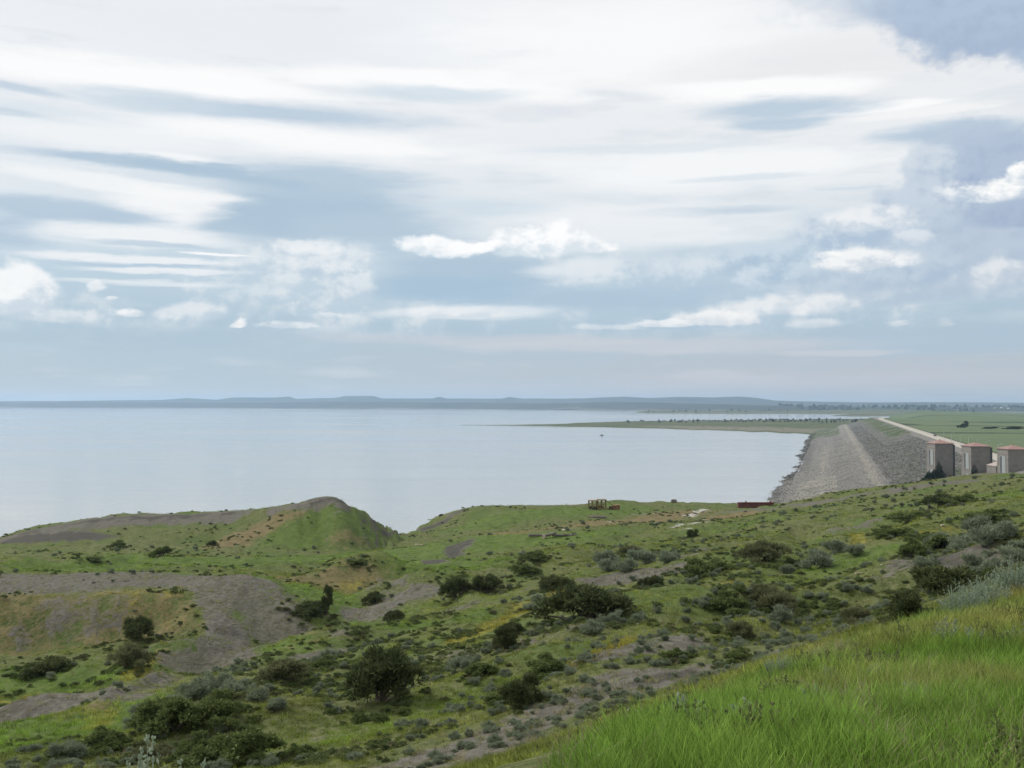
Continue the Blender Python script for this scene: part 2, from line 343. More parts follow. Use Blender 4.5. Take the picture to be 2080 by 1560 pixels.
mound(400, 1352, 63, 5, 2.4, 1.9, .3); mound(120, 1432, 46, 5, 2.4, 1.5, .2); mound(610, 1335, 62, 4, 2, .8, .3)
mound(1240, 1380, 29, 4, 1.6, .55, .35); mound(1190, 1255, 56, 6, 3, .7, .3); mound(1560, 1150, 85, 9, 3.5, 1.0, .2)
mound(1950, 1150, 50, 8, 2.5, .9, .1); mound(980, 1150, 120, 10, 5, 1.2, .4); mound(330, 1450, 42, 5, 2.5, .7, .3); mound(1350, 1210, 60, 5, 2.2, .9, .3); mound(640, 1480, 32, 5, 2.0, .7, .4); mound(1480, 1120, 105, 9, 4, 1.4, .2); mound(1080, 1420, 36, 4, 1.6, .6, .3); mound(1700, 1190, 50, 6, 2, .8, .1)
edge_px = np.array([-900, -300, 0, 200, 560, 690, 760, 820, 880, 950, 1200, 1560, 1700, 1830, 1900, 2080, 2500, 4000], float)
edge_d = np.array([232, 232, 232, 232, 230, 222, 226, 246, 258, 264, 284, 292, 234, 219, 209, 192, 165, 150], float)
low_z = np.array([-8, -8, -8, -8, -8, -8, -8, -8, -8, -8, -8, -6, 2, 6, 8, 10, 14, 20], float)
edge_w = np.array([26, 26, 26, 26, 26, 26, 26, 26, 26, 26, 26, 34, 60, 80, 90, 100, 100, 100], float)
RIDGES = []   # crest line in world metres, half width of the flat top, side slope
def ridge(line, hw, slope): RIDGES.append(([at_depth(*p) for p in line], hw, slope))
ridge([(-700, 1178, 90), (-200, 1178, 90), (60, 1180, 90), (250, 1179, 89.5), (400, 1178, 89)], 6.2, .85)
ridge([(400, 1178, 89), (470, 1172, 88), (560, 1207, 85), (640, 1248, 82), (700, 1282, 80)], 1.0, .62)
ridge([(470, 1172, 88), (440, 1230, 81), (440, 1300, 75)], 1.0, .45)
ridge([(-300, 1135, 224), (-30, 1102, 224), (45, 1076, 224), (200, 1055, 224), (380, 1047, 224), (520, 1034, 222), (590, 1025, 219)], 2.0, .40)
ridge([(590, 1025, 219), (640, 1016, 216), (676, 1011, 213)], 1.2, .78)
ridge([(676, 1011, 213), (688, 1050, 203), (698, 1092, 196)], .6, .85)
ridge([(590, 1025, 219), (560, 1060, 208), (530, 1100, 198)], .8, .7)
# spurs running down the long slope
ridge([(1330, 1118, 118), (1180, 1176, 82), (1040, 1238, 66), (930, 1298, 54)], .5, .48)
ridge([(1560, 1255, 40), (1400, 1288, 36), (1270, 1320, 33), (1160, 1366, 31)], .4, .55)
ridge([(400, 1290, 73), (320, 1322, 62), (220, 1380, 54)], .3, .6)
ridge([(1960, 1056, 96), (1780, 1086, 86), (1600, 1132, 76), (1480, 1174, 66)], .5, .5)
ridge([(2090, 1118, 58), (1930, 1128, 57), (1850, 1140, 58)], .8, .45)
ridge([(1100, 1280, 47), (960, 1320, 45), (860, 1364, 42)], .4, .5)
ridge([(1010, 1092, 190), (940, 1100, 184), (900, 1132, 174)], 1.5, .6)
def ridges(x, y, z):
    for line, hw, slope in RIDGES:
        xs_ = [p[0] for p in line]; ys_ = [p[1] for p in line]; pad = 45
        m = (x > min(xs_) - pad) & (x < max(xs_) + pad) & (y > min(ys_) - pad) & (y < max(ys_) + pad)
        if not m.any(): continue
        X_, Y_ = x[m], y[m]; best = np.full(X_.shape, 1e9); top = np.zeros(X_.shape)
        X_ = X_ + .8 * fbm(X_ / 5, Y_ / 5, 3, 171) * min(1, hw); Y_ = Y_ + .8 * fbm(X_ / 5, Y_ / 5, 3, 173) * min(1, hw)
        for (ax, ay, az_), (bx, by, bz) in zip(line[:-1], line[1:]):
            L2 = (bx - ax) ** 2 + (by - ay) ** 2 + 1e-9; t = np.clip(((X_ - ax) * (bx - ax) + (Y_ - ay) * (by - ay)) / L2, 0, 1)
            d = np.hypot(X_ - ax - t * (bx - ax), Y_ - ay - t * (by - ay)); c_ = d < best
            best = np.where(c_, d, best); top = np.where(c_, az_ + t * (bz - az_), top)
        out_ = np.maximum(best - hw, 0); gul = 1 + .35 * fbm(X_ / 2.2, Y_ / 2.2, 3, 175) * sstep(0, 2, out_)
        cand = top - slope * (np.sqrt(out_ ** 2 + .5) - .7) * gul - .04 * np.minimum(best, hw)
        zz_ = z[m]; kk = .35; h_ = np.clip(.5 + .5 * (cand - zz_) / kk, 0, 1)
        z[m] = zz_ * (1 - h_) + cand * h_ + kk * h_ * (1 - h_)
    return z
def H(x, y, fine=True):
    x = np.asarray(x, float); y = np.asarray(y, float)
    r = np.hypot(x, y)
    z = tps(x, y)
    for (mx, my, rx, ry, rot, h) in mounds:
        c_, s_ = math.cos(rot), math.sin(rot)
        u = ((x - mx) * c_ + (y - my) * s_) / rx; v = (-(x - mx) * s_ + (y - my) * c_) / ry
        z = z + h * np.exp(-(u * u + v * v))
    far = sstep(12, 90, r)
    z = z + far * 0.55 * fbm(x / 13, y / 13, 4, 3) + sstep(6, 30, r) * 0.16 * fbm(x / 2.6, y / 2.6, 3, 9) + 0.03 * fbm(x / 0.7, y / 0.7, 2, 21)
    rid = 1 - np.abs(fbm(x / 9 + 0.7 * fbm(x / 20, y / 20, 2, 40), y / 15, 3, 31))
    z = z - sstep(50, 140, r) * 0.9 * np.clip(rid - 0.8, 0, 1) * 4 * 0.6
    fold = 1 - np.abs(fbm((x - .30 * y) / 13 + .5 * fbm(x / 11, y / 11, 2, 181), y / 42, 3, 183))
    z = z + sstep(22, 50, r) * sstep(200, 140, r) * 2.6 * (fold - .78)
    z = ridges(x, y, z.copy())
    az = np.arctan2(x, y)
    azc = np.clip(az, -1.0, 1.0); pxx = CX + np.tan(azc) * FPX
    ed = np.interp(pxx, edge_px, edge_d) / np.cos(np.clip(az, -.6, .6)) + 5 * fbm(x / 25, y / 25, 3, 77)
    lw = np.interp(pxx, edge_px, low_z); ew = np.interp(pxx, edge_px, edge_w)
    t = sstep(0, 1, (r - ed) / ew)
    t = np.where(np.abs(az) > 1.2, 0, t)
    return z * (1 - t) + np.minimum(lw, z) * t
def ground_at(px, py, dmin=2.5, dmax=330):
    """where the sight line through a pixel meets the bluffs"""
    x, y, z = ray(px, py)
    d = dmin * (dmax / dmin) ** np.linspace(0, 1, 900)
    k = d / y; g = H(x * k, d); rz = EYE + z * k
    hit = np.nonzero(rz < g)[0]
    if len(hit) == 0:
        i = int(np.argmin(np.where(d > 120, rz - g, 1e9)))      # just over the skyline: take the crest
    else:
        i = int(hit[0])
        if i > 0:
            f = (rz[i - 1] - g[i - 1]) / max(1e-6, (rz[i - 1] - g[i - 1]) - (rz[i] - g[i]))
            dd = d[i - 1] + (d[i] - d[i - 1]) * f; kk = dd / y
            return x * kk, dd, float(H(np.array([x * kk]), np.array([dd]))[0])
    return float(x * k[i]), float(d[i]), float(g[i])

# ------------------------------------------------------------------ mesh helpers
def make_mesh(name, verts, faces, smooth=False):
    """verts (n,3); faces an (m,k) array or a list of them"""
    me = bpy.data.meshes.new(name)
    if not isinstance(faces, (list, tuple)): faces = [faces]
    faces = [np.asarray(f) for f in faces if len(f)]
    nl = sum(f.size for f in faces); nf = sum(len(f) for f in faces)
    me.vertices.add(len(verts)); me.vertices.foreach_set('co', np.asarray(verts, np.float32).ravel())
    me.loops.add(nl); me.loops.foreach_set('vertex_index', np.concatenate([f.ravel() for f in faces]).astype(np.int32))
    me.polygons.add(nf)
    tot = np.concatenate([np.full(len(f), f.shape[1], np.int32) for f in faces])
    me.polygons.foreach_set('loop_start', np.r_[0, np.cumsum(tot)[:-1]].astype(np.int32))
    me.update(calc_edges=True); me.validate()
    if smooth: me.polygons.foreach_set('use_smooth', np.ones(nf, bool))
    return me
def add_attr(me, name, vals):
    at = me.attributes.new(name, 'FLOAT', 'POINT'); at.data.foreach_set('value', np.asarray(vals, np.float32).ravel())
def add_col(me, name, vals):
    at = me.attributes.new(name, 'FLOAT_COLOR', 'POINT')
    v = np.c_[np.asarray(vals, np.float32), np.ones(len(vals), np.float32)]
    at.data.foreach_set('color', v.ravel())
def grid_faces(nu, nv):
    i = np.arange(nu * nv).reshape(nu, nv)
    return np.stack([i[:-1, :-1], i[1:, :-1], i[1:, 1:], i[:-1, 1:]], -1).reshape(-1, 4)
def link(name, me, mat=None, parent=None, **props):
    o = bpy.data.objects.new(name, me); COL.objects.link(o)
    if mat is not None:
        if len(me.materials) == 0: me.materials.append(mat)
    if parent is not None: o.parent = parent
    for k_, v_ in props.items(): o[k_] = v_
    return o
def empty(name, loc, rz=0.0, **props):
    o = bpy.data.objects.new(name, None); COL.objects.link(o); o.location = loc; o.rotation_euler = (0, 0, rz)
    o.empty_display_size = 0.3
    for k_, v_ in props.items(): o[k_] = v_
    return o
class MB:
    """gathers boxes, bars and prisms into one mesh"""
    def __init__(self): self.v = []; self.f = []
    def add(self, vs, fs):
        b = len(self.v); self.v += [tuple(v) for v in vs]; self.f += [tuple(b + i for i in f) for f in fs]; return self
    def box(self, x0, x1, y0, y1, z0, z1):
        return self.add([(x0, y0, z0), (x1, y0, z0), (x1, y1, z0), (x0, y1, z0), (x0, y0, z1), (x1, y0, z1), (x1, y1, z1), (x0, y1, z1)],
                        [(0, 3, 2, 1), (4, 5, 6, 7), (0, 1, 5, 4), (1, 2, 6, 5), (2, 3, 7, 6), (3, 0, 4, 7)])
    def tube(self, a, b, r0, r1=None, n=8, cap=True):
        a, b = Vector(a), Vector(b); r1 = r0 if r1 is None else r1
        d = (b - a).normalized(); u = d.orthogonal().normalized(); v = d.cross(u)
        vs = [a + (u * math.cos(t) + v * math.sin(t)) * r0 for t in [2 * math.pi * i / n for i in range(n)]]
        vs += [b + (u * math.cos(t) + v * math.sin(t)) * r1 for t in [2 * math.pi * i / n for i in range(n)]]
        fs = [(i, (i + 1) % n, n + (i + 1) % n, n + i) for i in range(n)]
        if cap: fs += [tuple(range(n))[::-1], tuple(range(n, 2 * n))]
        return self.add(vs, fs)
    def build(self, name, mat, parent=None, bevel=0.0, **props):
        me = bpy.data.meshes.new(name); me.from_pydata(self.v, [], self.f); me.update()
        if bevel:
            bm = bmesh.new(); bm.from_mesh(me)
            bmesh.ops.bevel(bm, geom=list(bm.edges), offset=bevel, segments=1, affect='EDGES'); bm.to_mesh(me); bm.free()
        return link(name, me, mat, parent, **props)

# ------------------------------------------------------------------ materials
MATS = {}
def new_mat(name, rough=0.9, spec=0.2):
    m = bpy.data.materials.new(name); m.use_nodes = True
    k = NT(m.node_tree); bs = m.node_tree.nodes['Principled BSDF']
    bs.inputs['Roughness'].default_value = rough; bs.inputs['Specular IOR Level'].default_value = spec
    MATS[name] = m
    return m, k, bs
def bump(k, bs, h, strength, dist):
    b = k.new('ShaderNodeBump'); b.inputs['Strength'].default_value = strength; b.inputs['Distance'].default_value = dist
    k.l.new(h, b.inputs['Height']); k.l.new(b.outputs[0], bs.inputs['Normal'])
def plain(name, col, rough=0.7, var=0.25, scale=3.0, spec=0.3, metal=0.0, dark=(0.06, 0.05, 0.04), wear=0.25):
    """paint or raw stuff with blotches, grime and a fine grain"""
    m, k, bs = new_mat(name, rough, spec); bs.inputs['Metallic'].default_value = metal
    tc = k.new('ShaderNodeTexCoord').outputs['Object']
    n1 = k.noise(tc, scale, 5, 0.6); n2 = k.noise(tc, scale * 7, 3, 0.6)
    cc = k.mix(k.ramp(n1, 0.3, 0.7), tuple(c_ * (1 - var) for c_ in col), tuple(min(1, c_ * (1 + var)) for c_ in col))
    cc = k.mix(k.ramp(n2, 0.55, 0.8, 0, wear), cc, dark)
    k.l.new(cc, bs.inputs['Base Color'])
    bump(k, bs, n2, 0.3, 0.02)
    return m

# the bluffs' ground
def ground_material():
    m, k, bs = new_mat('bluff_ground', 0.95, 0.1)
    pos = k.new('ShaderNodeNewGeometry').outputs['Position']
    nb = k.noise(pos, 0.09, 4, 0.6); nm = k.noise(pos, 0.5, 5, 0.65); nfine = k.noise(pos, 3.0, 4, 0.65); ng = k.noise(pos, 14.0, 3, 0.6)
    olive = k.mix(k.ramp(nm, 0.3, 0.7), (0.067, 0.085, 0.028), (0.122, 0.135, 0.048))
    olive = k.mix(k.ramp(nfine, 0.42, 0.68, 0, 0.7), olive, (0.175, 0.172, 0.085))
    olive = k.mix(k.ramp(nfine, 0.45, 0.3, 0, 0.6), olive, (0.048, 0.058, 0.026))
    olive = k.mix(k.ramp(nb, 0.42, 0.62, 0, 0.7), olive, (0.074, 0.114, 0.028))
    lush = k.mix(k.ramp(nm, 0.3, 0.7), (0.074, 0.116, 0.027), (0.112, 0.150, 0.040))
    lush = k.mix(k.ramp(nfine, 0.45, 0.8, 0, 0.5), lush, (0.060, 0.095, 0.020))
    soil = k.mix(k.ramp(nfine, 0.3, 0.7), (0.094, 0.088, 0.072), (0.160, 0.151, 0.124))
    soil = k.mix(k.ramp(ng, 0.5, 0.75, 0, 0.5), soil, (0.062, 0.056, 0.048))
    soil = k.mix(k.ramp(nm, 0.5, 0.75, 0, 0.35), soil, (0.165, 0.153, 0.132))
    rill = k.noise(k.vm('MULTIPLY', pos, (1.0, 0.22, 0.5)), 1.1, 4, 0.6)
    soil = k.mix(k.ramp(rill, 0.52, 0.64, 0, 0.5), soil, (0.070, 0.064, 0.053))
    soil = k.mix(k.ramp(nb, 0.5, 0.7, 0, 0.5), soil, (0.118, 0.116, 0.072))
    yel = k.mix(k.ramp(nfine, 0.4, 0.65), (0.150, 0.155, 0.035), (0.270, 0.235, 0.035))
    red = k.mix(k.ramp(nm, 0.3, 0.7), (0.155, 0.110, 0.058), (0.185, 0.150, 0.078))
    pale = k.mix(nfine, (0.33, 0.31, 0.27), (0.46, 0.44, 0.40))
    edge = k.m('MULTIPLY', k.m('SUBTRACT', k.m('ADD', nm, k.m('MULTIPLY', nfine, 0.6)), 0.8), 1.3)
    def mask(a, lo=0.35, hi=0.62, amp=1.0):
        v = k.attr(a)
        return k.ramp(k.m('MULTIPLY_ADD', edge, amp, v), lo, hi)
    cc = k.mix(mask('lush', .3, .75), olive, lush)
    cc = k.mix(k.m('MULTIPLY', mask('red', .3, .7), .85), cc, red)
    cc = k.mix(k.m('MULTIPLY', mask('yel', .4, .75), .8), cc, yel)
    cc = k.mix(mask('soil', .38, .64), cc, soil)
    cc = k.mix(mask('dark', .38, .66), cc, k.mix(nfine, (0.052, 0.050, 0.042), (0.094, 0.088, 0.074)))
    cc = k.mix(mask('pale', .5, .6, 1.3), cc, pale)
    k.l.new(cc, bs.inputs['Base Color'])
    h = k.m('ADD', k.m('MULTIPLY', nm, 0.9), k.m('MULTIPLY_ADD', ng, 0.10, k.m('MULTIPLY', nfine, 0.30)))
    bump(k, bs, h, 0.9, 0.55)
    return m
GROUND = ground_material()

# ------------------------------------------------------------------ bluff terrain
strokes = [  # kind, line of pixels, half width in metres, strength
    ('soil', [(-150, 1180), (0, 1180), (120, 1178), (250, 1176)], 5.5, 1.0), ('soil', [(250, 1174), (470, 1174), (500, 1185)], 4.6, 1.0), ('soil', [(435, 1210), (450, 1250), (460, 1310)], 2.3, .9), ('soil', [(480, 1200), (540, 1245), (590, 1280)], 2.4, .8), ('soil', [(470, 1265), (540, 1295)], 2.2, .65), ('lush', [(570, 1190), (640, 1205), (700, 1240)], 5, .8), ('red', [(-100, 1250), (20, 1250), (200, 1250), (380, 1245)], 5, .55),
    ('soil', [(45, 1088), (80, 1079), (200, 1058), (380, 1050), (460, 1044)], 6.0, 1.), ('soil', [(20, 1098), (180, 1090)], 5.0, 1.), ('soil', [(560, 1032), (620, 1022), (690, 1018)], 3.5, .95), ('soil', [(695, 1025), (740, 1055), (780, 1082)], 2.2, .7), ('soil', [(640, 1040), (700, 1060)], 2, .4),
    ('soil', [(860, 1078), (900, 1055), (938, 1036)], 2.5, .9), ('soil', [(885, 1145), (915, 1120), (955, 1095)], 1.8, .8), ('soil', [(1010, 1100), (1090, 1085)], 1.2, .4),
    ('soil', [(750, 1245), (800, 1215), (870, 1200)], 3.0, .95), ('soil', [(770, 1180), (800, 1190)], 2.0, .5), ('soil', [(880, 1250), (960, 1225)], 1.0, .7), ('soil', [(700, 1280), (760, 1255)], 1.5, .6),
    ('soil', [(370, 1340), (440, 1335), (480, 1345)], 1.6, .9), ('soil', [(330, 1370), (300, 1385)], 1.2, .6), ('soil', [(0, 1450), (80, 1420), (150, 1412), (240, 1415)], 1.9, .95), ('soil', [(600, 1330), (690, 1320)], 1.4, .7),
    ('soil', [(960, 1545), (1060, 1480), (1160, 1430), (1300, 1385), (1420, 1370)], 1.7, .75), ('soil', [(820, 1555), (900, 1530)], 1.2, .75), ('soil', [(1330, 1395), (1380, 1385)], .9, 1.0), ('soil', [(1200, 1350), (1290, 1315), (1390, 1295)], 1.5, .7), ('soil', [(1420, 1375), (1560, 1335), (1700, 1290)], 1.0, .7),
    ('soil', [(1230, 1185), (1300, 1168), (1370, 1160)], 2.5, .9), ('soil', [(1400, 1130), (1460, 1110)], 2.2, .45), ('soil', [(1700, 1075), (1760, 1062)], 3, .7), ('soil', [(1850, 1140), (1950, 1125), (2080, 1130)], 2.4, .9), ('soil', [(1780, 1170), (1850, 1150)], 2.0, .6), ('soil', [(1930, 1148), (2060, 1160)], 1.3, .6), ('soil', [(1480, 1200), (1560, 1190)], 1.3, .4),
    ('soil', [(1480, 1040), (1600, 1028), (1740, 1005), (1830, 992), (1960, 978)], 3.2, .85), ('soil', [(1800, 1005), (1900, 985), (2080, 968), (2300, 960)], 2.6, .8), ('soil', [(1900, 975), (2080, 962)], 2.4, .7),
    ('soil', [(80, 1250), (90, 1290)], .9, .6), ('soil', [(130, 1250), (140, 1270)], .9, .6), ('soil', [(25, 1265), (30, 1290)], .9, .6), ('soil', [(620, 1500), (560, 1530)], .6, .4),
    ('dark', [(30, 1099), (190, 1092)], 3.6, 1.), ('dark', [(48, 1084), (70, 1078), (200, 1056), (380, 1048), (470, 1042)], 2.2, .75), ('dark', [(640, 1016), (690, 1013)], 1.6, .7), ('dark', [(700, 1024), (745, 1058), (785, 1084)], 1.8, .85), ('dark', [(862, 1078), (905, 1053), (938, 1037)], 1.8, .8), ('dark', [(885, 1142), (915, 1118), (950, 1097)], 1.4, .75), ('dark', [(440, 1270), (450, 1310)], 1.4, .5), ('dark', [(1860, 1142), (1960, 1136), (2070, 1138)], 1.0, .6), ('dark', [(1330, 1385), (1400, 1372)], .6, .8),
    ('red', [(470, 1100), (510, 1085), (560, 1055)], 5, .8), ('red', [(690, 1095), (730, 1100)], 4, .5), ('red', [(1060, 1082), (1200, 1068), (1330, 1052), (1420, 1040)], 8, .75), ('red', [(1430, 1056), (1490, 1046)], 7, .8), ('red', [(590, 1178), (720, 1180)], 5, .6), ('red', [(150, 1450), (230, 1425)], 1., .5),
    ('red', [(600, 1255), (660, 1280)], 3, .5), ('red', [(80, 1300), (200, 1310)], 3, .5), ('red', [(1000, 1045), (1010, 1046)], 3, .4),
    ('pale', [(1400, 1048), (1420, 1040), (1440, 1034)], 1.8, .8), ('pale', [(1290, 1045), (1330, 1043)], 1.6, .7), ('pale', [(1240, 1060), (1300, 1058)], 1.6, .65), ('pale', [(1365, 1071), (1420, 1062)], 1.9, .75), ('pale', [(1410, 1055), (1415, 1058)], 1.5, .5), ('pale', [(1120, 1078), (1180, 1074)], 1.2, .4), ('pale', [(1395, 1072), (1370, 1078)], 1.2, .45),
    ('yel', [(60, 1230), (230, 1212), (400, 1205)], 2.2, .42), ('yel', [(50, 1290), (200, 1270), (380, 1250)], 2.2, .32), ('yel', [(220, 1390), (290, 1345), (350, 1310)], .7, .8), ('yel', [(0, 1425), (100, 1408)], .6, .7), ('yel', [(930, 1300), (1020, 1262), (1110, 1215), (1170, 1190)], .9, .8), ('yel', [(690, 1200), (740, 1185)], 2.2, .5), ('yel', [(850, 1240), (900, 1235)], 1.5, .45),
    ('yel', [(1160, 1360), (1220, 1330), (1290, 1300)], .5, .7), ('yel', [(1450, 1190), (1480, 1182)], .6, .8), ('yel', [(1770, 1092), (1850, 1080), (1920, 1068)], 1.2, .75), ('yel', [(1560, 1125), (1680, 1100)], .9, .4), ('yel', [(180, 1480), (240, 1450)], .5, .6), ('yel', [(1600, 1020), (1740, 995), (1880, 972)], 1.6, .5),
    ('lush', [(150, 1142), (400, 1132), (640, 1130), (800, 1120)], 12, .8), ('lush', [(600, 1095), (660, 1062), (700, 1050)], 8, .8), ('lush', [(850, 1130), (900, 1160)], 8, .8), ('lush', [(1000, 1052), (1120, 1040), (1250, 1032)], 11, .8), ('lush', [(960, 1100), (1060, 1095), (1180, 1090)], 8, .8), ('lush', [(1250, 1100), (1330, 1095)], 5, .5), ('lush', [(1440, 1078), (1540, 1062)], 6, .6),
    ('lush', [(-100, 1385), (60, 1380), (200, 1378)], 3.2, .9), ('lush', [(-100, 1520), (60, 1490), (220, 1455)], 3.2, .9), ('lush', [(540, 1318), (640, 1300)], 2.2, .8), ('lush', [(640, 1195), (800, 1260)], 4, .5), ('lush', [(830, 1265), (960, 1255)], 2.5, .7), ('lush', [(1640, 1160), (1760, 1130), (1860, 1110)], 2.5, .7), ('lush', [(1560, 1190), (1640, 1175)], 2, .5), ('lush', [(1960, 1010), (2080, 1000)], 5, .5),
    ('lush', [(700, 1500), (840, 1440), (1000, 1400)], 2., .45), ('lush', [(450, 1560), (500, 1500)], 1.5, .4),
]
STROKES = []
for kind, line, hw, st in strokes:
    STROKES.append((kind, [ground_at(*p)[:2] for p in line], hw, st))
def fields(x, y):
    """what grows or lies on the ground: 0..1 for each kind"""
    r = np.hypot(x, y)
    F = {k_: np.zeros(x.shape) for k_ in ('soil', 'red', 'pale', 'yel', 'lush', 'dark')}
    wx = x + fbm(x / 5, y / 5, 3, 51) * np.clip(r / 40, .2, 2.5); wy = y + fbm(x / 5, y / 5, 3, 57) * np.clip(r / 40, .2, 2.5)
    for kind, line, hw, st in STROKES:
        best = np.full(x.shape, 1e9)
        for (ax, ay), (bx, by) in zip(line[:-1], line[1:]):
            L2 = (bx - ax) ** 2 + (by - ay) ** 2 + 1e-6
            t = np.clip(((wx - ax) * (bx - ax) + (wy - ay) * (by - ay)) / L2, 0, 1)
            best = np.minimum(best, (wx - ax - t * (bx - ax)) ** 2 + (wy - ay - t * (by - ay)) ** 2)
        if kind == 'soil' and hw < 5.5: hw = hw * .85
        F[kind] = np.maximum(F[kind], st * np.exp(-(best / (hw * hw)) ** 1.5 * 0.7))
    st_ = fbm(x / 16 + y / 40, y / 9, 4, 161) + .5 * fbm(x / 3, y / 3, 3, 163)
    F['soil'] = np.maximum(F['soil'], .5 * sstep(.25, .5, st_) * sstep(14, 24, r) * sstep(170, 90, r) * (1 - F['lush']))
    # knoll grass
    kn = sstep(0.6, -0.6, knoll_dist(x, y))
    F['lush'] = np.maximum(F['lush'], kn); 
    for q in ('soil', 'yel', 'red', 'pale', 'dark'): F[q] = F[q] * (1 - kn)
    return F
_kl = np.array([at_depth(px, py, d)[:2] for px, py, d in [(700, 1660, 1.8), (960, 1660, 2.9), (1080, 1586, 4.9), (1300, 1486, 8.0), (1560, 1386, 10.1), (1800, 1296, 12.2), (2080, 1206, 15.4), (2500, 1120, 20)]])
def knoll_dist(x, y):
    """signed distance in metres past the knoll's far rim (positive beyond it)"""
    th = np.arctan2(x, y); rr = np.hypot(_kl[:, 0], _kl[:, 1]); ta = np.arctan2(_kl[:, 0], _kl[:, 1])
    return np.hypot(x, y) - np.interp(th, ta, rr)

azi = np.concatenate([np.linspace(-math.pi, -0.62, 150, endpoint=False), np.linspace(-0.62, 0.62, 900, endpoint=False), np.linspace(0.62, math.pi, 151)])
rad = np.concatenate([[0.02], np.geomspace(0.6, 560, 430)])
AA, RR = np.meshgrid(azi, rad, indexing='ij')
gx, gy = RR * np.sin(AA), RR * np.cos(AA)
gz = H(gx, gy)
F = fields(gx, gy)
# bare soil shows on steep ground
dzr = np.gradient(gz, axis=1) / np.maximum(np.gradient(RR, axis=1), 1e-3)
dza = np.gradient(gz, axis=0) / np.maximum(RR * np.gradient(AA, axis=0), 1e-3)
steep = np.hypot(dzr, dza)
F['soil'] = np.maximum(F['soil'], sstep(0.75, 1.2, steep) * .6 * sstep(20, 40, RR))
me = make_mesh('bluffs', np.stack([gx, gy, gz], -1).reshape(-1, 3), grid_faces(len(azi), len(rad))[:, ::-1], True)
for k_ in F: add_attr(me, k_, F[k_])
link('bluff_ground', me, GROUND, kind='structure')

# ------------------------------------------------------------------ lake
def water_material():
    m, k, bs = new_mat('lake_water', 0.16, 0.5)
    bs.inputs['Base Color'].default_value = (0.34, 0.345, 0.328, 1)
    bs.inputs['IOR'].default_value = 1.333
    pos = k.new('ShaderNodeNewGeometry').outputs['Position']
    p1 = k.vm('MULTIPLY', pos, (0.5, 1, 1))
    n1 = k.noise(p1, 0.55, 4, 0.6); n2 = k.noise(p1, 0.08, 3, 0.5)
    calm = k.noise(k.vm('MULTIPLY', pos, (0.35, 1, 1)), 0.004, 4, 0.55)
    k.l.new(k.ramp(calm, 0.3, 0.7, 0.04, 0.13), bs.inputs['Roughness'])
    lanes = k.noise(k.vm('MULTIPLY', pos, (0.12, 1, 1)), 0.012, 4, 0.6)
    h = k.m('MULTIPLY', k.m('MULTIPLY_ADD', n2, 1.6, n1), k.ramp(k.m('MULTIPLY_ADD', lanes, .6, k.m('MULTIPLY', calm, .4)), 0.38, 0.62, 0.35, 1.25))
    bump(k, bs, h, 0.5, 0.22)
    return m
WATER = water_material()
W_ = 20000
me = make_mesh('lake', np.array([(-W_, -600, 0), (W_, -600, 0), (W_, 15800, 0), (-W_, 15800, 0)], float), np.array([[0, 1, 2, 3]]))
link('lake_water', me, WATER, kind='structure')

# ------------------------------------------------------------------ far shore: bluffs and mesas across the lake
def land_material(name, cols, scale, patch=None, rough=0.95):
    m, k, bs = new_mat(name, rough, 0.1)
    pos = k.new('ShaderNodeNewGeometry').outputs['Position']
    n1 = k.noise(pos, scale, 5, 0.6); n2 = k.noise(pos, scale * 6, 4, 0.6)
    cc = k.mix(k.ramp(n1, 0.35, 0.65), cols[0], cols[1])
    cc = k.mix(k.ramp(n2, 0.5, 0.75, 0, 0.6), cc, cols[2])
    if patch:
        cc = k.mix(k.ramp(k.m('MULTIPLY_ADD', k.m('SUBTRACT', n2, .5), 1.0, k.attr(patch[0])), .4, .65), cc, patch[1])
    k.l.new(cc, bs.inputs['Base Color'])
    bump(k, bs, n2, 0.6, 0.4 / scale * 0.05)
    return m
FAR = land_material('far_hills', [(0.022, 0.034, 0.022), (0.042, 0.050, 0.034), (0.020, 0.029, 0.018)], 0.004, ('bank', (0.11, 0.105, 0.08)))
sk = np.array([(-900, 814), (-300, 815), (0, 815), (150, 814), (330, 812), (380, 808.5), (440, 812), (470, 807.5), (560, 807.5), (588, 805), (602, 810), (680, 808.5), (700, 804.5), (758, 804.5), (778, 809.5), (878, 809.5), (893, 806), (907, 809.5),
               (1020, 810), (1035, 807), (1060, 810), (1190, 809.5), (1225, 808), (1270, 806.5), (1320, 809), (1380, 807), (1450, 808), (1500, 806.5), (1535, 809), (1575, 814), (1640, 816), (1760, 817.5), (1900, 817), (2080, 818), (2600, 816), (3200, 815)])
nu, nv = 900, 70
pxs = np.linspace(-850, 3100, nu); t = np.linspace(0, 1, nv)
PX, TT = np.meshgrid(pxs, t, indexing='ij')
near = np.interp(PX, [-850, 0, 400, 900, 1300, 1560, 1700, 3100], [9600, 10100, 9700, 8000, 6400, 5600, 5200, 5000])
DD = near + TT * (14500 - near)
X = (PX - CX) / FPX * DD
crest = 50 + (818 - np.interp(PX, sk[:, 0], sk[:, 1])) / FPX * 12600
bl = 48 + 16 * fbm(X / 900, DD / 900, 5, 5) + 5 * sstep(1300, 900, PX)
bl = np.where(PX > 1250, bl * np.interp(PX, [1250, 1500, 1700, 3100], [1, .7, .42, .42]), bl)
zz = bl * sstep(0.0, 0.10, TT + 0.04 * fbm(X / 500, DD / 500, 4, 8)) * (1 - .25 * sstep(.15, .5, TT))
up = sstep(0.52, 0.64, TT + 0.03 * fbm(X / 600, DD / 600, 4, 15))
zz = zz * (1 - up) + (crest + 3 * fbm(X / 300, DD / 800, 4, 19)) * up - 30 * sstep(0.75, 1, TT)
zz = zz - 2 * (TT < 0.001)
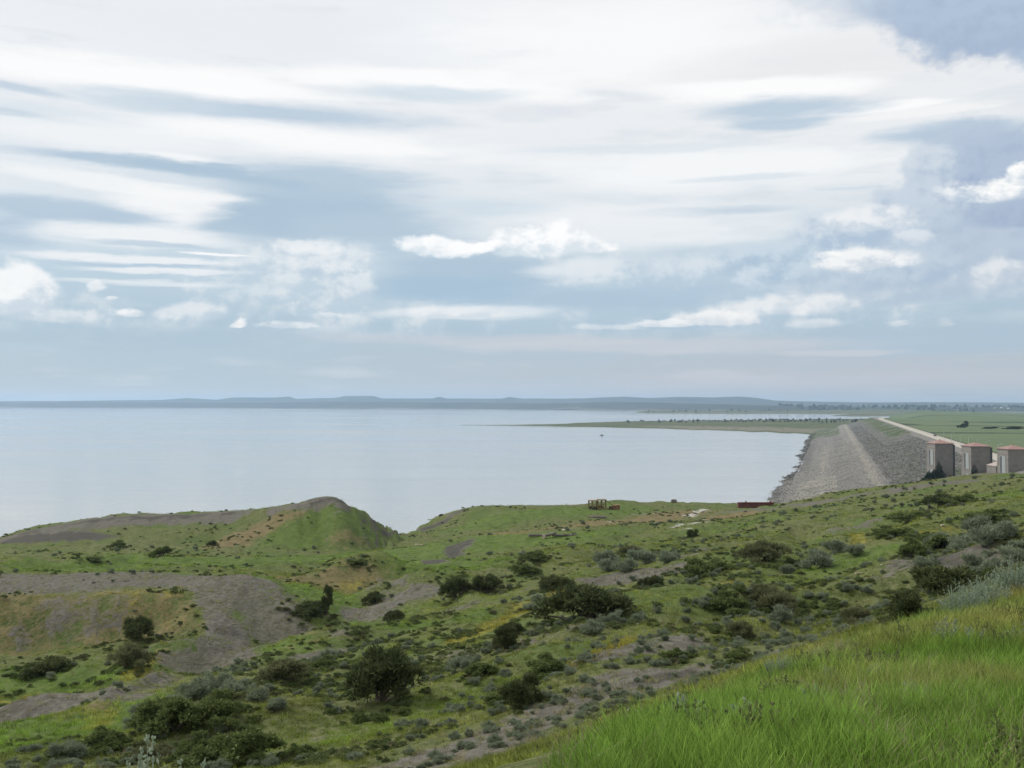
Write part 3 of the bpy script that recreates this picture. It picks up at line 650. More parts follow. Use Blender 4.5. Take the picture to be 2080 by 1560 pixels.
me = make_mesh('far_hills', np.stack([X, DD, zz], -1).reshape(-1, 3), grid_faces(nu, nv), True)
add_attr(me, 'bank', sstep(.035, 0.0, TT) * .8)
link('far_hills', me, FAR, kind='structure')

# ------------------------------------------------------------------ peninsula and spits
LOWLAND = land_material('low_shore', [(0.065, 0.085, 0.032), (0.10, 0.105, 0.045), (0.05, 0.07, 0.025)], 0.012, ('bank', (0.175, 0.160, 0.120)))
def spit(name, near, far, hmax, nu=260, nv=26, bankw=.3, seed=0):
    """low tongue of land between two shorelines given as lake-level pixels"""
    near, far = np.array(near, float), np.array(far, float)
    pxs = np.linspace(near[0, 0], near[-1, 0], nu); t = np.linspace(0, 1, nv)
    PX, TT = np.meshgrid(pxs, t, indexing='ij')
    dn = EYE * FPX / (np.interp(PX, near[:, 0], near[:, 1]) - 818); df = EYE * FPX / (np.interp(PX, far[:, 0], far[:, 1]) - 818)
    DD = dn + (df - dn) * TT
    DD = DD + 0.03 * (df - dn) * fbm(PX / 30, TT * 3, 3, seed)
    X = (PX - CX) / FPX * DD
    wdt = np.clip((df - dn) / 300, .15, 1)
    zz = hmax * wdt * np.clip(np.sin(np.pi * np.clip(TT, 0, 1)), 0, 1) ** .6 * (1 + .5 * fbm(X / 60, DD / 60, 3, seed)) - .25
    me = make_mesh(name, np.stack([X, DD, zz], -1).reshape(-1, 3), grid_faces(nu, nv), True)
    add_attr(me, 'bank', np.maximum(sstep(.0, .06, TT) * sstep(bankw, bankw * .4, TT), 0) * (.25 + .35 * sstep(1180, 1400, PX)))
    return link(name, me, LOWLAND, kind='structure')
spit('peninsula', [(936, 863.6), (1040, 864.6), (1160, 866.5), (1350, 871), (1420, 873.5), (1560, 878.5), (1650, 882.5), (1800, 884)],
     [(936, 863.2), (1040, 863.0), (1150, 861.5), (1200, 859), (1280, 856), (1500, 853), (1650, 852), (1800, 849.5)], 4.0, 320, 40, .34, 3)
spit('far_spit', [(1290, 838.3), (1340, 839.4), (1450, 840.2), (1560, 840.4), (1720, 841.8), (1900, 842)], [(1290, 838.0), (1340, 837.4), (1450, 836.8), (1560, 836.8), (1720, 834), (1900, 832)], 9.0, 160, 16, .2, 6)
spit('right_shore', [(1690, 845.0), (1760, 845.4), (1830, 845.6), (1900, 845.7), (3000, 845.8)], [(1690, 844.4), (1760, 842.6), (1830, 841.8), (1900, 841), (3000, 840)], 6.0, 160, 16, .2, 9)

# ------------------------------------------------------------------ dam
CR0, CRS, CRZ = 79.0, 0.3177, 24.0             # crest line x = CR0 + CRS*y
CN = math.hypot(1, CRS)
def crest_x(y): return CR0 + CRS * y
prof_s = np.array([-40, -7, -5.6, 5.6, 8, 46, 50, 58, 62, 80, 88, 104, 112, 150], float)   # metres from the crest towards the lake
prof_z = np.array([21.8, 23.6, 24.0, 24.0, 23.4, 12.6, 11.4, 11.0, 9.2, 4.6, 3.9, 0.5, -1.0, -8], float)
def dam_z(s, y):
    wob = fbm(s / 30, y / 60, 3, 61)
    z = np.interp(s + 3 * wob * sstep(10, 40, s) + (5.5 * sstep(1350, 800, y) + 6 * fbm(y / 45, s / 90, 4, 67)) * sstep(70, 92, s), prof_s, prof_z)
    z = z + sstep(10, 14, s) * .45 * fbm(s / 4, y / 5, 3, 63)
    # benches by the abutment: the gate towers' yard, and a gravel flat at the water
    yard = sstep(478, 462, y) * sstep(6, 22, s) * sstep(60, 50, s)
    z = z * (1 - yard) + np.minimum(z, 16.4) * yard
    flat_ = sstep(700, 620, y) * sstep(64, 72, s)
    z = z * (1 - flat_) + np.clip(3.2 - (s - 89 + 5 * fbm(y / 22, s / 60, 3, 69)) * .20, -3, 6) * flat_
    return z
DAMM, k, bs = new_mat('dam_face', 0.95, 0.1)
pos = k.new('ShaderNodeNewGeometry').outputs['Position']
n1 = k.noise(pos, 0.06, 4, .6); n2 = k.noise(pos, 0.5, 5, .65); n3 = k.noise(pos, 1.6, 4, .7)
gravel = k.mix(k.ramp(n2, .3, .7), (0.17, 0.163, 0.148), (0.28, 0.268, 0.242)); gravel = k.mix(k.ramp(n3, .5, .75, 0, .6), gravel, (0.10, 0.095, 0.085))
rock = k.mix(k.ramp(n3, .3, .65), (0.060, 0.060, 0.055), (0.20, 0.195, 0.18))
grass = k.mix(k.ramp(n2, .3, .7), (0.055, 0.085, 0.028), (0.085, 0.115, 0.040))
tan = k.mix(n2, (0.25, 0.232, 0.19), (0.37, 0.35, 0.30))
jig = k.m('MULTIPLY', k.m('SUBTRACT', k.m('ADD', n2, n1), 1.0), 1.5)
cc = gravel
for a_, col_ in (('rock', rock), ('grassy', grass), ('tan', tan)):
    cc = k.mix(k.ramp(k.m('ADD', k.attr(a_), jig), .35, .65), cc, col_)
k.l.new(cc, bs.inputs['Base Color']); bump(k, bs, k.m('ADD', n3, n2), .9, 1.2)
ss = np.concatenate([np.linspace(-40, -8, 5), np.linspace(-7, 8, 12), np.linspace(9, 130, 110)])
ys = np.geomspace(250, 1790, 420)
S, Y = np.meshgrid(ss, ys, indexing='ij')
Z = dam_z(S, Y)
X = crest_x(Y) - S * CN
me = make_mesh('dam', np.stack([X, Y, Z], -1).reshape(-1, 3), grid_faces(len(ss), len(ys))[:, ::-1], True)
rockm = sstep(9, 12, S) * sstep(52, 46, S) * .95
rockm = np.maximum(rockm, .55 * sstep(86, 94, S) * sstep(640, 760, Y)); rockm = np.maximum(rockm, sstep(98, 104, S) * .55)
rockm = np.maximum(rockm, .35 * sstep(62, 64, S) * sstep(76, 72, S)); rockm = rockm * 1.0
grs = sstep(6.2, 7.5, S) * sstep(38, 20, S) * sstep(740, 960, Y) * .62; grs = np.maximum(grs, sstep(-6.2, -7.5, S)); grs = np.maximum(grs, .62 * sstep(62, 66, S) * sstep(1150, 1400, Y) * .9)
grs = np.maximum(grs, .75 * np.exp(-((S - 86) / 4) ** 2 - ((Y - 530) / 25) ** 2))
grs = np.maximum(grs, .30 * sstep(10, 14, S) * sstep(50, 44, S))
tn = .58 * np.exp(-((S - 81) / 4.5) ** 2) * sstep(1400, 900, Y) * sstep(560, 640, Y); tn = np.maximum(tn, .7 * np.exp(-((S - 54) / 4.0) ** 2)); tn = np.maximum(tn, .55 * sstep(68, 74, S) * sstep(98, 92, S) * sstep(640, 600, Y))
rockm = rockm * (1 - grs * .9)
add_attr(me, 'rock', rockm); add_attr(me, 'grassy', grs); add_attr(me, 'tan', tn)
dam = link('dam_embankment', me, DAMM, label='long rock-faced earth dam with a road along its crest', category='dam')
# road on the crest
ROADM = land_material('dam_road', [(0.36, 0.34, 0.29), (0.42, 0.39, 0.33), (0.30, 0.28, 0.24)], 0.15)
ry = np.geomspace(250, 1760, 200); rs = np.array([-4.6, -4.3, 0, 4.3, 4.6])
S, Y = np.meshgrid(rs, ry, indexing='ij'); zr = np.array([24.0, 24.10, 24.16, 24.10, 24.0])[:, None] + 0 * Y
bend = 240 * sstep(1560, 1760, Y) ** 2 * .35
me = make_mesh('crest_road', np.stack([crest_x(Y) - S * CN + bend * 0.15, Y, zr], -1).reshape(-1, 3), grid_faces(len(rs), len(ry))[:, ::-1])
link('crest_road', me, ROADM, kind='structure')
# meadow below the dam
FIELD = land_material('meadow', [(0.090, 0.132, 0.062), (0.115, 0.150, 0.074), (0.155, 0.165, 0.095)], 0.006, ('bank', (0.040, 0.060, 0.030)))
nv = 160
sf = np.geomspace(8, 2600, 150) * -1; yf = np.geomspace(280, 3750, nv)
S, Y = np.meshgrid(sf, yf, indexing='ij')
base_x = np.where(Y < 1769, crest_x(Y), np.maximum(crest_x(1769) + (Y - 1769) * .39, 0))
X = base_x - S
Z = 23.75 - 13.5 * sstep(0, 800, -S) - 1.5 * sstep(800, 2000, -S) + 1.6 * fbm(X / 130, Y / 130, 4, 71) * sstep(10, 120, -S)
Z = Z - sstep(1700, 1850, Y) * sstep(120, 0, -S) * 14 - 14 * sstep(3350, 3700, Y)
me = make_mesh('meadow', np.stack([X, Y, Z], -1).reshape(-1, 3), grid_faces(len(sf), nv), True)
add_attr(me, 'bank', .8 * sstep(.25, .5, fbm(X / 240, Y / 90, 3, 73)))
link('meadow', me, FIELD, kind='structure')

# ------------------------------------------------------------------ plants: shapes
def leaf_material(name, dark, light, trans=0.25, tip=None, rough=0.75, tint=False):
    m = bpy.data.materials.new(name); m.use_nodes = True; k = NT(m.node_tree); k.n.clear()
    v = k.attr('shade'); rnd = k.new('ShaderNodeObjectInfo').outputs['Random']
    f = k.m('ADD', k.m('MULTIPLY', v, 0.75), k.m('MULTIPLY', rnd, 0.25))
    cc = k.mix(f, dark, light)
    if tip: cc = k.mix(k.ramp(k.attr('rise'), 0.35, 1.0), cc, tip)
    if tint: cc = k.mix(1.0, cc, k.attr('tint', 'INSTANCER', 'Color'), 'MULTIPLY')
    d = k.new('ShaderNodeBsdfPrincipled'); d.inputs['Roughness'].default_value = rough; d.inputs['Specular IOR Level'].default_value = 0.15
    k.put(d.inputs['Base Color'], cc)
    t_ = k.new('ShaderNodeBsdfTranslucent'); k.put(t_.inputs['Color'], cc)
    mx = k.new('ShaderNodeMixShader'); mx.inputs[0].default_value = trans
    k.l.new(d.outputs[0], mx.inputs[1]); k.l.new(t_.outputs[0], mx.inputs[2])
    o = k.new('ShaderNodeOutputMaterial'); k.l.new(mx.outputs[0], o.inputs[0])
    MATS[name] = m
    return m
M_JUN = leaf_material('juniper_leaf', (0.038, 0.054, 0.022), (0.110, 0.130, 0.048), .24)
M_GRN = leaf_material('shrub_leaf', (0.070, 0.102, 0.032), (0.165, 0.205, 0.068), .34)
M_OLV = leaf_material('olive_leaf', (0.088, 0.098, 0.044), (0.180, 0.188, 0.090), .34)
M_LOW = leaf_material('low_shrub_leaf', (0.070, 0.098, 0.036), (0.165, 0.205, 0.078), .35)
M_SAGE = leaf_material('sage_leaf', (0.115, 0.145, 0.085), (0.270, 0.310, 0.215), .3)
M_SILV = leaf_material('silver_leaf', (0.16, 0.21, 0.135), (0.34, 0.395, 0.295), .3)
M_GRASS = leaf_material('grass_blade', (0.105, 0.155, 0.025), (0.290, 0.365, 0.070), .42, tip=(0.320, 0.365, 0.105), tint=True)
M_DRY = leaf_material('dry_grass', (0.20, 0.175, 0.10), (0.38, 0.33, 0.20), .25)
M_CLOV = leaf_material('clover_bloom', (0.15, 0.16, 0.03), (0.42, 0.33, 0.03), .25)
M_CONI = leaf_material('spruce_needle', (0.012, 0.024, 0.014), (0.035, 0.055, 0.028), .1)
M_FTREE = leaf_material('far_tree_leaf', (0.018, 0.032, 0.012), (0.050, 0.072, 0.026), .15)
M_BARK = plain('bark', (0.13, 0.105, 0.085), .95, .35, 6.0, .1)

def tris(o, d, s, n_side=1):
    """spiky leaves: origin o, direction d (with length), side s -> triangles"""
    v = np.stack([o - s, o + s, o + d], 1).reshape(-1, 3)
    return v, np.arange(len(v)).reshape(-1, 3)
def unit(v): return v / np.maximum(np.linalg.norm(v, axis=-1, keepdims=True), 1e-9)
def spray_mesh(name, centers, radii, per, leaf, wid, up=0.5, seed=0, shell=0.55, flat=1.0):
    """crown of leaf sprays on a set of clumps; shade varies by spray"""
    g = np.random.default_rng(seed); V = []; S = []
    for c_, r_ in zip(centers, radii):
        n = max(4, int(per * (r_ / np.mean(radii)) ** 1.6))
        d = unit(g.normal(size=(n, 3))); d[:, 2] = np.where(d[:, 2] < -0.45, -d[:, 2], d[:, 2])
        rr = r_ * (shell + (1 - shell) * g.random((n, 1)) ** .5)
        o = c_ + d * rr * np.array([1, 1, flat])
        sh = g.random(n) * .8
        for q in range(3):
            dir_ = unit(d + g.normal(size=(n, 3)) * .55 + np.array([0, 0, up])) * leaf * (0.6 + .8 * g.random((n, 1)))
            sd = unit(np.cross(dir_, g.normal(size=(n, 3)))) * wid * (0.6 + .8 * g.random((n, 1)))
            v, _ = tris(o + g.normal(size=(n, 3)) * leaf * .35, dir_, sd)
            V.append(v); S.append(np.repeat(np.clip(sh + g.random(n) * .3, 0, 1), 3))
    V = np.concatenate(V); V[:, 2] = np.maximum(V[:, 2], -0.02)
    me = make_mesh(name, V, np.arange(len(V)).reshape(-1, 3)); add_attr(me, 'shade', np.concatenate(S))
    return me
def stems_mesh(name, base, tops, r0=.02, n=5):
    mb = MB(); g = random.Random(3)
    for t_ in tops:
        b = (base[0] + g.uniform(-.04, .04), base[1] + g.uniform(-.04, .04), -.08)
        mid = ((b[0] + t_[0]) / 2 + g.uniform(-.04, .04), (b[1] + t_[1]) / 2 + g.uniform(-.04, .04), t_[2] * .5)
        mb.tube(b, mid, r0, r0 * .7, n); mb.tube(mid, t_, r0 * .7, r0 * .3, n)
    me = bpy.data.meshes.new(name); me.from_pydata(mb.v, [], mb.f); me.update(); return me
def clump_layout(seed, n, h, dome=1.0, spread=.36):
    g = np.random.default_rng(seed); c_ = []; r_ = []
    lobes = [(g.random() * 6.283, g.uniform(.12, .30), g.uniform(.65, 1.15)) for _ in range(4)]
    for i in range(n):
        la, lq, lh = lobes[g.integers(0, 4)]
        cx_, cy_ = lq * math.cos(la) + g.normal() * spread * .33, lq * math.sin(la) + g.normal() * spread * .33
        q = min(.52, math.hypot(cx_, cy_))
        top = h * lh * max(.22, 1 - (q / .55) ** 2 * dome)
        z = top * (0.18 + .82 * g.random() ** .7); c_.append((cx_, cy_, z)); r_.append((.055 + .075 * g.random()) * (0.75 + .5 * h))
    return np.array(c_), np.array(r_)
BUSH = {}   # kind -> list of (foliage mesh, stem mesh) for a bush one metre wide
def def_bush(kind, nvar, n, h, per, leaf, wid, mat, up, dome=.8, flat=.9, spread=.36, stem=.02):
    out = []
    for v_ in range(nvar):
        c_, r_ = clump_layout(100 * len(BUSH) + v_, n, h, dome, spread)
        me = spray_mesh(kind + '_foliage', c_, r_, per, leaf, wid, up, v_ + 7 * len(BUSH), .5, flat); me.materials.append(mat)
        st = stems_mesh(kind + '_stem', (0, 0), c_[:9], stem); st.materials.append(M_BARK)
        out.append((me, st, h))
    BUSH[kind] = out
def_bush('juniper', 4, 44, .62, 58, .075, .014, M_JUN, .7, .55, 1.1, .40)
def_bush('spreading_juniper', 4, 46, .36, 52, .075, .015, M_JUN, .45, .7, .8, .42)
def_bush('shrub', 5, 46, .44, 58, .050, .018, M_GRN, .3, .8, .8, .42)
def_bush('olive_shrub', 4, 44, .42, 54, .065, .010, M_OLV, .8, .8, .8, .42)
def_bush('sage', 4, 16, .55, 55, .13, .013, M_SAGE, .9, .7, .9, .32)
def_bush('low_shrub', 4, 12, .40, 34, .11, .022, M_LOW, .6, .8, .8, .42)
def_bush('upright_juniper', 2, 18, 1.15, 95, .085, .018, M_JUN, .9, .5, 1.3, .26)

def stalk_bush(name, nst, hgt, spread, leafs, ll, lw, mat, seed):
    """sagebrush seen close: upright stalks set with small narrow leaves"""
    g = np.random.default_rng(seed); V = []; S = []
    for i in range(nst):
        a = g.random() * 6.283; q = spread * g.random() ** .5
        b = np.array([q * .35 * math.cos(a), q * .35 * math.sin(a), 0]); hh = hgt * (.55 + .45 * g.random()) * (1 - .35 * q / spread)
        tdir = unit(np.array([[math.cos(a) * q * .8, math.sin(a) * q * .8, hh]]))[0]; bend = g.normal(size=3) * .03
        tt = np.sort(g.random(leafs) ** .7 * .9 + .1)[:, None]
        o = b + tdir * hh * tt + bend * tt ** 2 * hh
        d = unit(g.normal(size=(leafs, 3)) + np.array([0, 0, 1.1]) + tdir) * ll * (.6 + .6 * g.random((leafs, 1))) * (1.15 - .6 * tt)
        s = unit(np.cross(d, g.normal(size=(leafs, 3)))) * lw
        v = np.stack([o, o + d * .55 - s, o + d, o + d * .55 + s], 1).reshape(-1, 3); V.append(v); S.append(np.repeat(g.random(leafs) * .5 + .5 * tt[:, 0], 4))
        sd = unit(np.cross(tdir[None], g.normal(size=(1, 3))))[0] * .0035
        V.append(np.array([b - sd, b + sd, b + tdir * hh + bend * hh + sd * .4, b + tdir * hh + bend * hh - sd * .4])); S.append(np.full(4, .3))
    V = np.concatenate(V); me = make_mesh(name, V, np.arange(len(V)).reshape(-1, 4)); add_attr(me, 'shade', np.concatenate(S)); me.materials.append(mat)
    return me

# ------------------------------------------------------------------ scatter: one object that sets plants on points
def scatter(name, P_, scale, rot, idx, srcs, tint=None, lean=None, **props):
    col = bpy.data.collections.new(name + '_kinds')
    for i, me in enumerate(srcs):
        ob = bpy.data.objects.new('%s_%02d' % (name, i), me); col.objects.link(ob)
    me = bpy.data.meshes.new(name); n = len(P_)
    me.vertices.add(n); me.vertices.foreach_set('co', np.asarray(P_, np.float32).ravel())
    a = me.attributes.new('size', 'FLOAT_VECTOR', 'POINT'); sc_ = np.asarray(scale, np.float32)
    if sc_.ndim == 1: sc_ = np.repeat(sc_[:, None], 3, 1)
    a.data.foreach_set('vector', sc_.ravel())
    a = me.attributes.new('turn', 'FLOAT_VECTOR', 'POINT'); rr = np.zeros((n, 3), np.float32); rr[:, 2] = rot
    if lean is not None: rr[:, :2] = lean
    a.data.foreach_set('vector', rr.ravel())
    a = me.attributes.new('pick', 'INT', 'POINT'); a.data.foreach_set('value', np.asarray(idx, np.int32))
    add_col(me, 'tint', np.ones((n, 3)) if tint is None else tint)
    o = link(name, me, None, None, **props)
    ng = bpy.data.node_groups.new(name, 'GeometryNodeTree')
    ng.interface.new_socket('Geometry', in_out='INPUT', socket_type='NodeSocketGeometry')
    ng.interface.new_socket('Geometry', in_out='OUTPUT', socket_type='NodeSocketGeometry')
    N = ng.nodes.new; L = ng.links.new
    gi, go = N('NodeGroupInput'), N('NodeGroupOutput')
    ci = N('GeometryNodeCollectionInfo'); ci.inputs['Collection'].default_value = col; ci.inputs['Separate Children'].default_value = True; ci.inputs['Reset Children'].default_value = True
    def named(nm, ty):
        q = N('GeometryNodeInputNamedAttribute'); q.data_type = ty; q.inputs['Name'].default_value = nm; return q.outputs['Attribute']
    e2r = N('FunctionNodeEulerToRotation'); L(named('turn', 'FLOAT_VECTOR'), e2r.inputs[0])
    ip = N('GeometryNodeInstanceOnPoints')
    L(gi.outputs[0], ip.inputs['Points']); L(ci.outputs[0], ip.inputs['Instance']); ip.inputs['Pick Instance'].default_value = True
    L(named('pick', 'INT'), ip.inputs['Instance Index']); L(e2r.outputs[0], ip.inputs['Rotation']); L(named('size', 'FLOAT_VECTOR'), ip.inputs['Scale'])
    L(ip.outputs[0], go.inputs[0])
    md = o.modifiers.new('plants', 'NODES'); md.node_group = ng
    return o

# grass blades
def tuft(name, nb, h, spread, wid, lean, seed, mat, seg=2):
    g = np.random.default_rng(seed); V = []; FQ = []; FT = []; S = []; R = []
    for i in range(nb):
        a = g.random() * 6.283; q = spread * g.random() ** .5
        b = np.array([q * math.cos(a), q * math.sin(a), -.01]); hh = h * (.5 + .5 * g.random())
        a2 = a + g.normal() * .9; ln = lean * (.3 + g.random()) * hh
        side = np.array([-math.sin(a2 + g.normal() * .6), math.cos(a2 + g.normal() * .6), 0]) * wid * (.6 + .6 * g.random())
        dirv = np.array([math.cos(a2), math.sin(a2), 0])
        m1 = b + dirv * ln * .3 + np.array([0, 0, hh * .55]); tp = b + dirv * ln + np.array([0, 0, hh * (1 - .25 * lean)])
        n0 = len(V); V += [b - side, b + side, m1 + side * .75, m1 - side * .75, tp]
        FQ.append((n0, n0 + 1, n0 + 2, n0 + 3)); FT.append((n0 + 3, n0 + 2, n0 + 4))
        s_ = g.random(); S += [s_] * 5; R += [0, 0, .55, .55, 1]
    me = make_mesh(name, np.array(V), [np.array(FQ), np.array(FT)]); add_attr(me, 'shade', S); add_attr(me, 'rise', R); me.materials.append(mat)
    return me
TALL = [tuft('tall_grass', 13, .30, .08, .0030, .42, 200 + i, M_GRASS) for i in range(5)]
SHORT = [tuft('short_grass', 22, .20, .16, .006, .7, 230 + i, M_GRASS) for i in range(5)]
FARG = [tuft('far_grass', 16, .30, .38, .022, .6, 260 + i, M_GRASS) for i in range(4)]
DRYT = [tuft('dry_stalk', 4, .50, .10, .0022, .8, 290 + i, M_DRY) for i in range(3)]
CLOV = [tuft('clover', 14, .30, .22, .011, .5, 300 + i, M_CLOV) for i in range(3)]
SPIKE = [tuft('dry_clump', 30, .24, .08, .004, 1.0, 310 + i, M_DRY) for i in range(3)]

def cast_points(n, az0, az1, r0, r1, power=1.0):
    az = rng.uniform(az0, az1, n); u = rng.random(n) ** power
    r = r0 * (r1 / r0) ** u
    return r * np.sin(az), r * np.cos(az)
def stick(x, y, dz=0.0): return np.stack([x, y, H(x, y) + dz], -1)
def tint_of(x, y, F):
    n = fbm(x / 3, y / 3, 3, 91)[:, None]; n2 = fbm(x / .6, y / .6, 2, 95)[:, None]
    olive = np.array([[.86, .82, .72]]); lush = np.array([[.80, 1.02, .68]])
    t_ = olive + (lush - olive) * np.clip(F['lush'] * 1.2, 0, 1)[:, None]
    t_ = t_ + (np.array([[1.45, 1.05, 1.2]]) - t_) * np.clip(F['yel'] * .8 + F['red'] * .8, 0, .9)[:, None]
    t_ = t_ * (1 + .45 * n + .30 * n2)
    dry = np.clip(n2 * 1.3 - .35 + .5 * n, 0, .8) * (1 - .5 * F['lush'][:, None])
    return np.clip(t_ + (np.array([[1.55, 1.18, 1.7]]) - t_) * dry * .8, .3, 3) * .95

# knoll
x, y = cast_points(90000, -.15, .78, 2.6, 17, .75)
kd = knoll_dist(x, y); keep = kd < .35 * rng.random(len(x)) - .1; x, y = x[keep], y[keep]
thin = fbm(x / 1.1, y / 1.1, 3, 101) + .35 * fbm(x / .35, y / .35, 2, 103); kd = knoll_dist(x, y)
keep = rng.random(len(x)) < np.clip(1.1 - 2.0 * np.clip(thin - .12, 0, 1), .06, 1) * (.35 + .65 * sstep(.3, -1.4, kd)); x, y, thin, kd = x[keep], y[keep], thin[keep], kd[keep]
n = len(x); Fk = fields(x, y); tk = tint_of(x, y, Fk) * np.array([[.88, .96, .92]])
br = np.clip(fbm(x / 1.6, y / 1.6, 3, 107) * 1.6 + .12 * (x - 3), 0, .85)[:, None]; tk = tk + (np.array([[1.30, .95, 1.3]]) - tk) * br; tk = tk * np.clip(1 + .32 * rng.normal(size=(n, 1)), .3, 1.9)
scatter('tall_grass', stick(x, y), np.c_[np.full(n, 1.), np.full(n, 1.), np.clip(.95 - .5 * np.clip(thin, 0, 1), .35, 1.1) * (.48 + .52 * sstep(.2, -2.2, kd))] * rng.uniform(.55, 1.2, n)[:, None], rng.uniform(0, 6.28, n), rng.integers(0, 5, n), TALL, tk,
        rng.normal(0, .10, (n, 2)) + [0, .05], kind='stuff', label='tall bright green grass on the knoll in the right foreground', category='grass')
x, y = cast_points(5200, -.3, .62, 3.2, 15, .8); keep = (knoll_dist(x, y) < .1) & (fbm(x / 1.3, y / 1.3, 3, 111) > .08); x, y = x[keep], y[keep]; n = len(x)
scatter('dry_stalks', stick(x, y), rng.uniform(.5, .95, n), rng.uniform(0, 6.28, n), rng.integers(0, 3, n), DRYT, None, rng.normal(0, .22, (n, 2)), kind='stuff', label='pale dry stalks among the tall knoll grass', category='grass')

x, y = cast_points(900, -.2, .62, 4.2, 15, .8); keep = (knoll_dist(x, y) < -.1) & (fbm(x / 1.5, y / 1.5, 3, 113) > .05); x, y = x[keep][:150], y[keep][:150]; n = len(x)
WEED = [stalk_bush('weed', 16, .34, .16, 16, .055, .008, m_, 380 + i) for i, m_ in enumerate((M_SILV, M_LOW, M_OLV, M_GRN))]
scatter('knoll_weeds', stick(x, y), rng.uniform(.45, 1.0, n), rng.uniform(0, 6.28, n), rng.integers(0, 4, n), WEED, kind='stuff', label='small silver and green weeds mixed into the knoll grass', category='weeds')
x, y = cast_points(5000, -.2, .62, 4.2, 15, .8); keep = (knoll_dist(x, y) < 0) & (fbm(x / 1.1, y / 1.1, 3, 101) > .20); x, y = x[keep], y[keep]; n = len(x)
scatter('knoll_litter', stick(x, y), rng.uniform(.4, .9, n), rng.uniform(0, 6.28, n), rng.integers(0, 3, n), SPIKE, None, rng.normal(0, .3, (n, 2)), kind='stuff', label='tufts of dead pale grass in the thin spots of the knoll', category='grass')

# slopes
x, y = cast_points(120000, -.62, .62, 8, 135, .72)
keep = knoll_dist(x, y) > .3; x, y = x[keep], y[keep]
Fs = fields(x, y); cov = fbm(x / 1.6, y / 1.6, 3, 121) + .8 * fbm(x / 7, y / 7, 3, 123)
pr = np.clip(.70 + .9 * cov - 1.25 * Fs['soil'] + .3 * Fs['lush'], .03, 1); keep = rng.random(len(x)) < pr
x, y = x[keep], y[keep]; Fs = {q: v[keep] for q, v in Fs.items()}; n = len(x); r = np.hypot(x, y)
s_ = np.interp(r, [8, 40, 135], [.55, .95, 1.7]) * rng.uniform(.55, 1.15, n)
scatter('slope_grass', stick(x, y), np.c_[s_, s_, s_ * (.75 + .35 * Fs['lush'])], rng.uniform(0, 6.28, n), rng.integers(0, 5, n), SHORT, tint_of(x, y, Fs) * np.clip(1 + .32 * rng.normal(size=(n, 1)), .35, 2), rng.normal(0, .12, (n, 2)), kind='stuff', label='short olive green grass covering the near slopes', category='grass')
x, y = cast_points(26000, -.62, .62, 110, 285, .8)
Fs = fields(x, y); keep = (rng.random(len(x)) < np.clip(.8 + .8 * fbm(x / 8, y / 8, 3, 131) - 1.2 * Fs['soil'] - .6 * Fs['red'] - Fs['pale'], .02, 1)); x, y = x[keep], y[keep]; Fs = {q: v[keep] for q, v in Fs.items()}; n = len(x)
P_ = stick(x, y); keep = P_[:, 2] > 12; P_ = P_[keep]; n = len(P_); Fs = {q: v[keep] for q, v in Fs.items()}
s_ = rng.uniform(.6, 1.4, n)
scatter('meadow_grass', P_, np.c_[s_, s_, s_ * .75], rng.uniform(0, 6.28, n), rng.integers(0, 4, n), FARG, tint_of(P_[:, 0], P_[:, 1], Fs) * np.clip(1 + .25 * rng.normal(size=(n, 1)), .4, 2), rng.normal(0, .1, (n, 2)), kind='stuff', label='green meadow grass in the valley and on the far bluffs', category='grass')
# sweet clover in bloom
x, y = cast_points(60000, -.6, .6, 12, 230, .8); Fs = fields(x, y)
keep = rng.random(len(x)) < np.clip(Fs['yel'] * 1.25 - .35, 0, 1); x, y = x[keep][:6000], y[keep][:6000]; n = len(x); r = np.hypot(x, y)
scatter('yellow_clover', stick(x, y), np.interp(r, [12, 200], [.7, 1.6]) * rng.uniform(.5, 1.1, n), rng.uniform(0, 6.28, n), rng.integers(0, 3, n), CLOV, None, rng.normal(0, .15, (n, 2)), kind='stuff', label='yellow blooming clover in patches on the slopes', category='flowers')
# dry bunch grass on the bare soil
x, y = cast_points(26000, -.62, .62, 12, 120, .8); Fs = fields(x, y)
keep = (rng.random(len(x)) < np.clip(Fs['soil'] * .8 + .08, 0, .8)) & (knoll_dist(x, y) > .5); x, y = x[keep], y[keep]; n = len(x)
scatter('bunch_grass', stick(x, y), rng.uniform(.4, 1.2, n) * np.interp(np.hypot(x, y), [12, 110], [.65, 1.2]), rng.uniform(0, 6.28, n), rng.integers(0, 8, n), SPIKE + SHORT, np.tile([[.95, .80, 1.3]], (n, 1)) * np.clip(1 + .4 * rng.normal(size=(n, 1)), .3, 2), rng.normal(0, .15, (n, 2)), kind='stuff', label='dry tufts of bunch grass on the bare grey soil', category='grass')

x = rng.uniform(-75, 60, 90000); y = rng.uniform(42, 125, 90000); Fs = fields(x, y)
keep = (np.abs(x / y) < .62) & (rng.random(len(x)) < np.clip(Fs['soil'] * .55 + .25 * Fs['yel'], 0, .6) * np.clip(.5 + 1.4 * fbm(x / 3, y / 3, 3, 191), .08, 1)); x, y = x[keep], y[keep]; n = len(x)
pk = rng.integers(0, 5, n); scatter('spur_tufts', stick(x, y), rng.uniform(.4, 1.1, n), rng.uniform(0, 6.28, n), pk, SPIKE[:1] + SHORT[:4], np.tile([[.72, .72, .70]], (n, 1)) * np.clip(1 + .35 * rng.normal(size=(n, 1)), .3, 2), rng.normal(0, .15, (n, 2)), kind='stuff', label='sparse tufts dotting the bare grey soil of the spurs', category='grass') if n else None
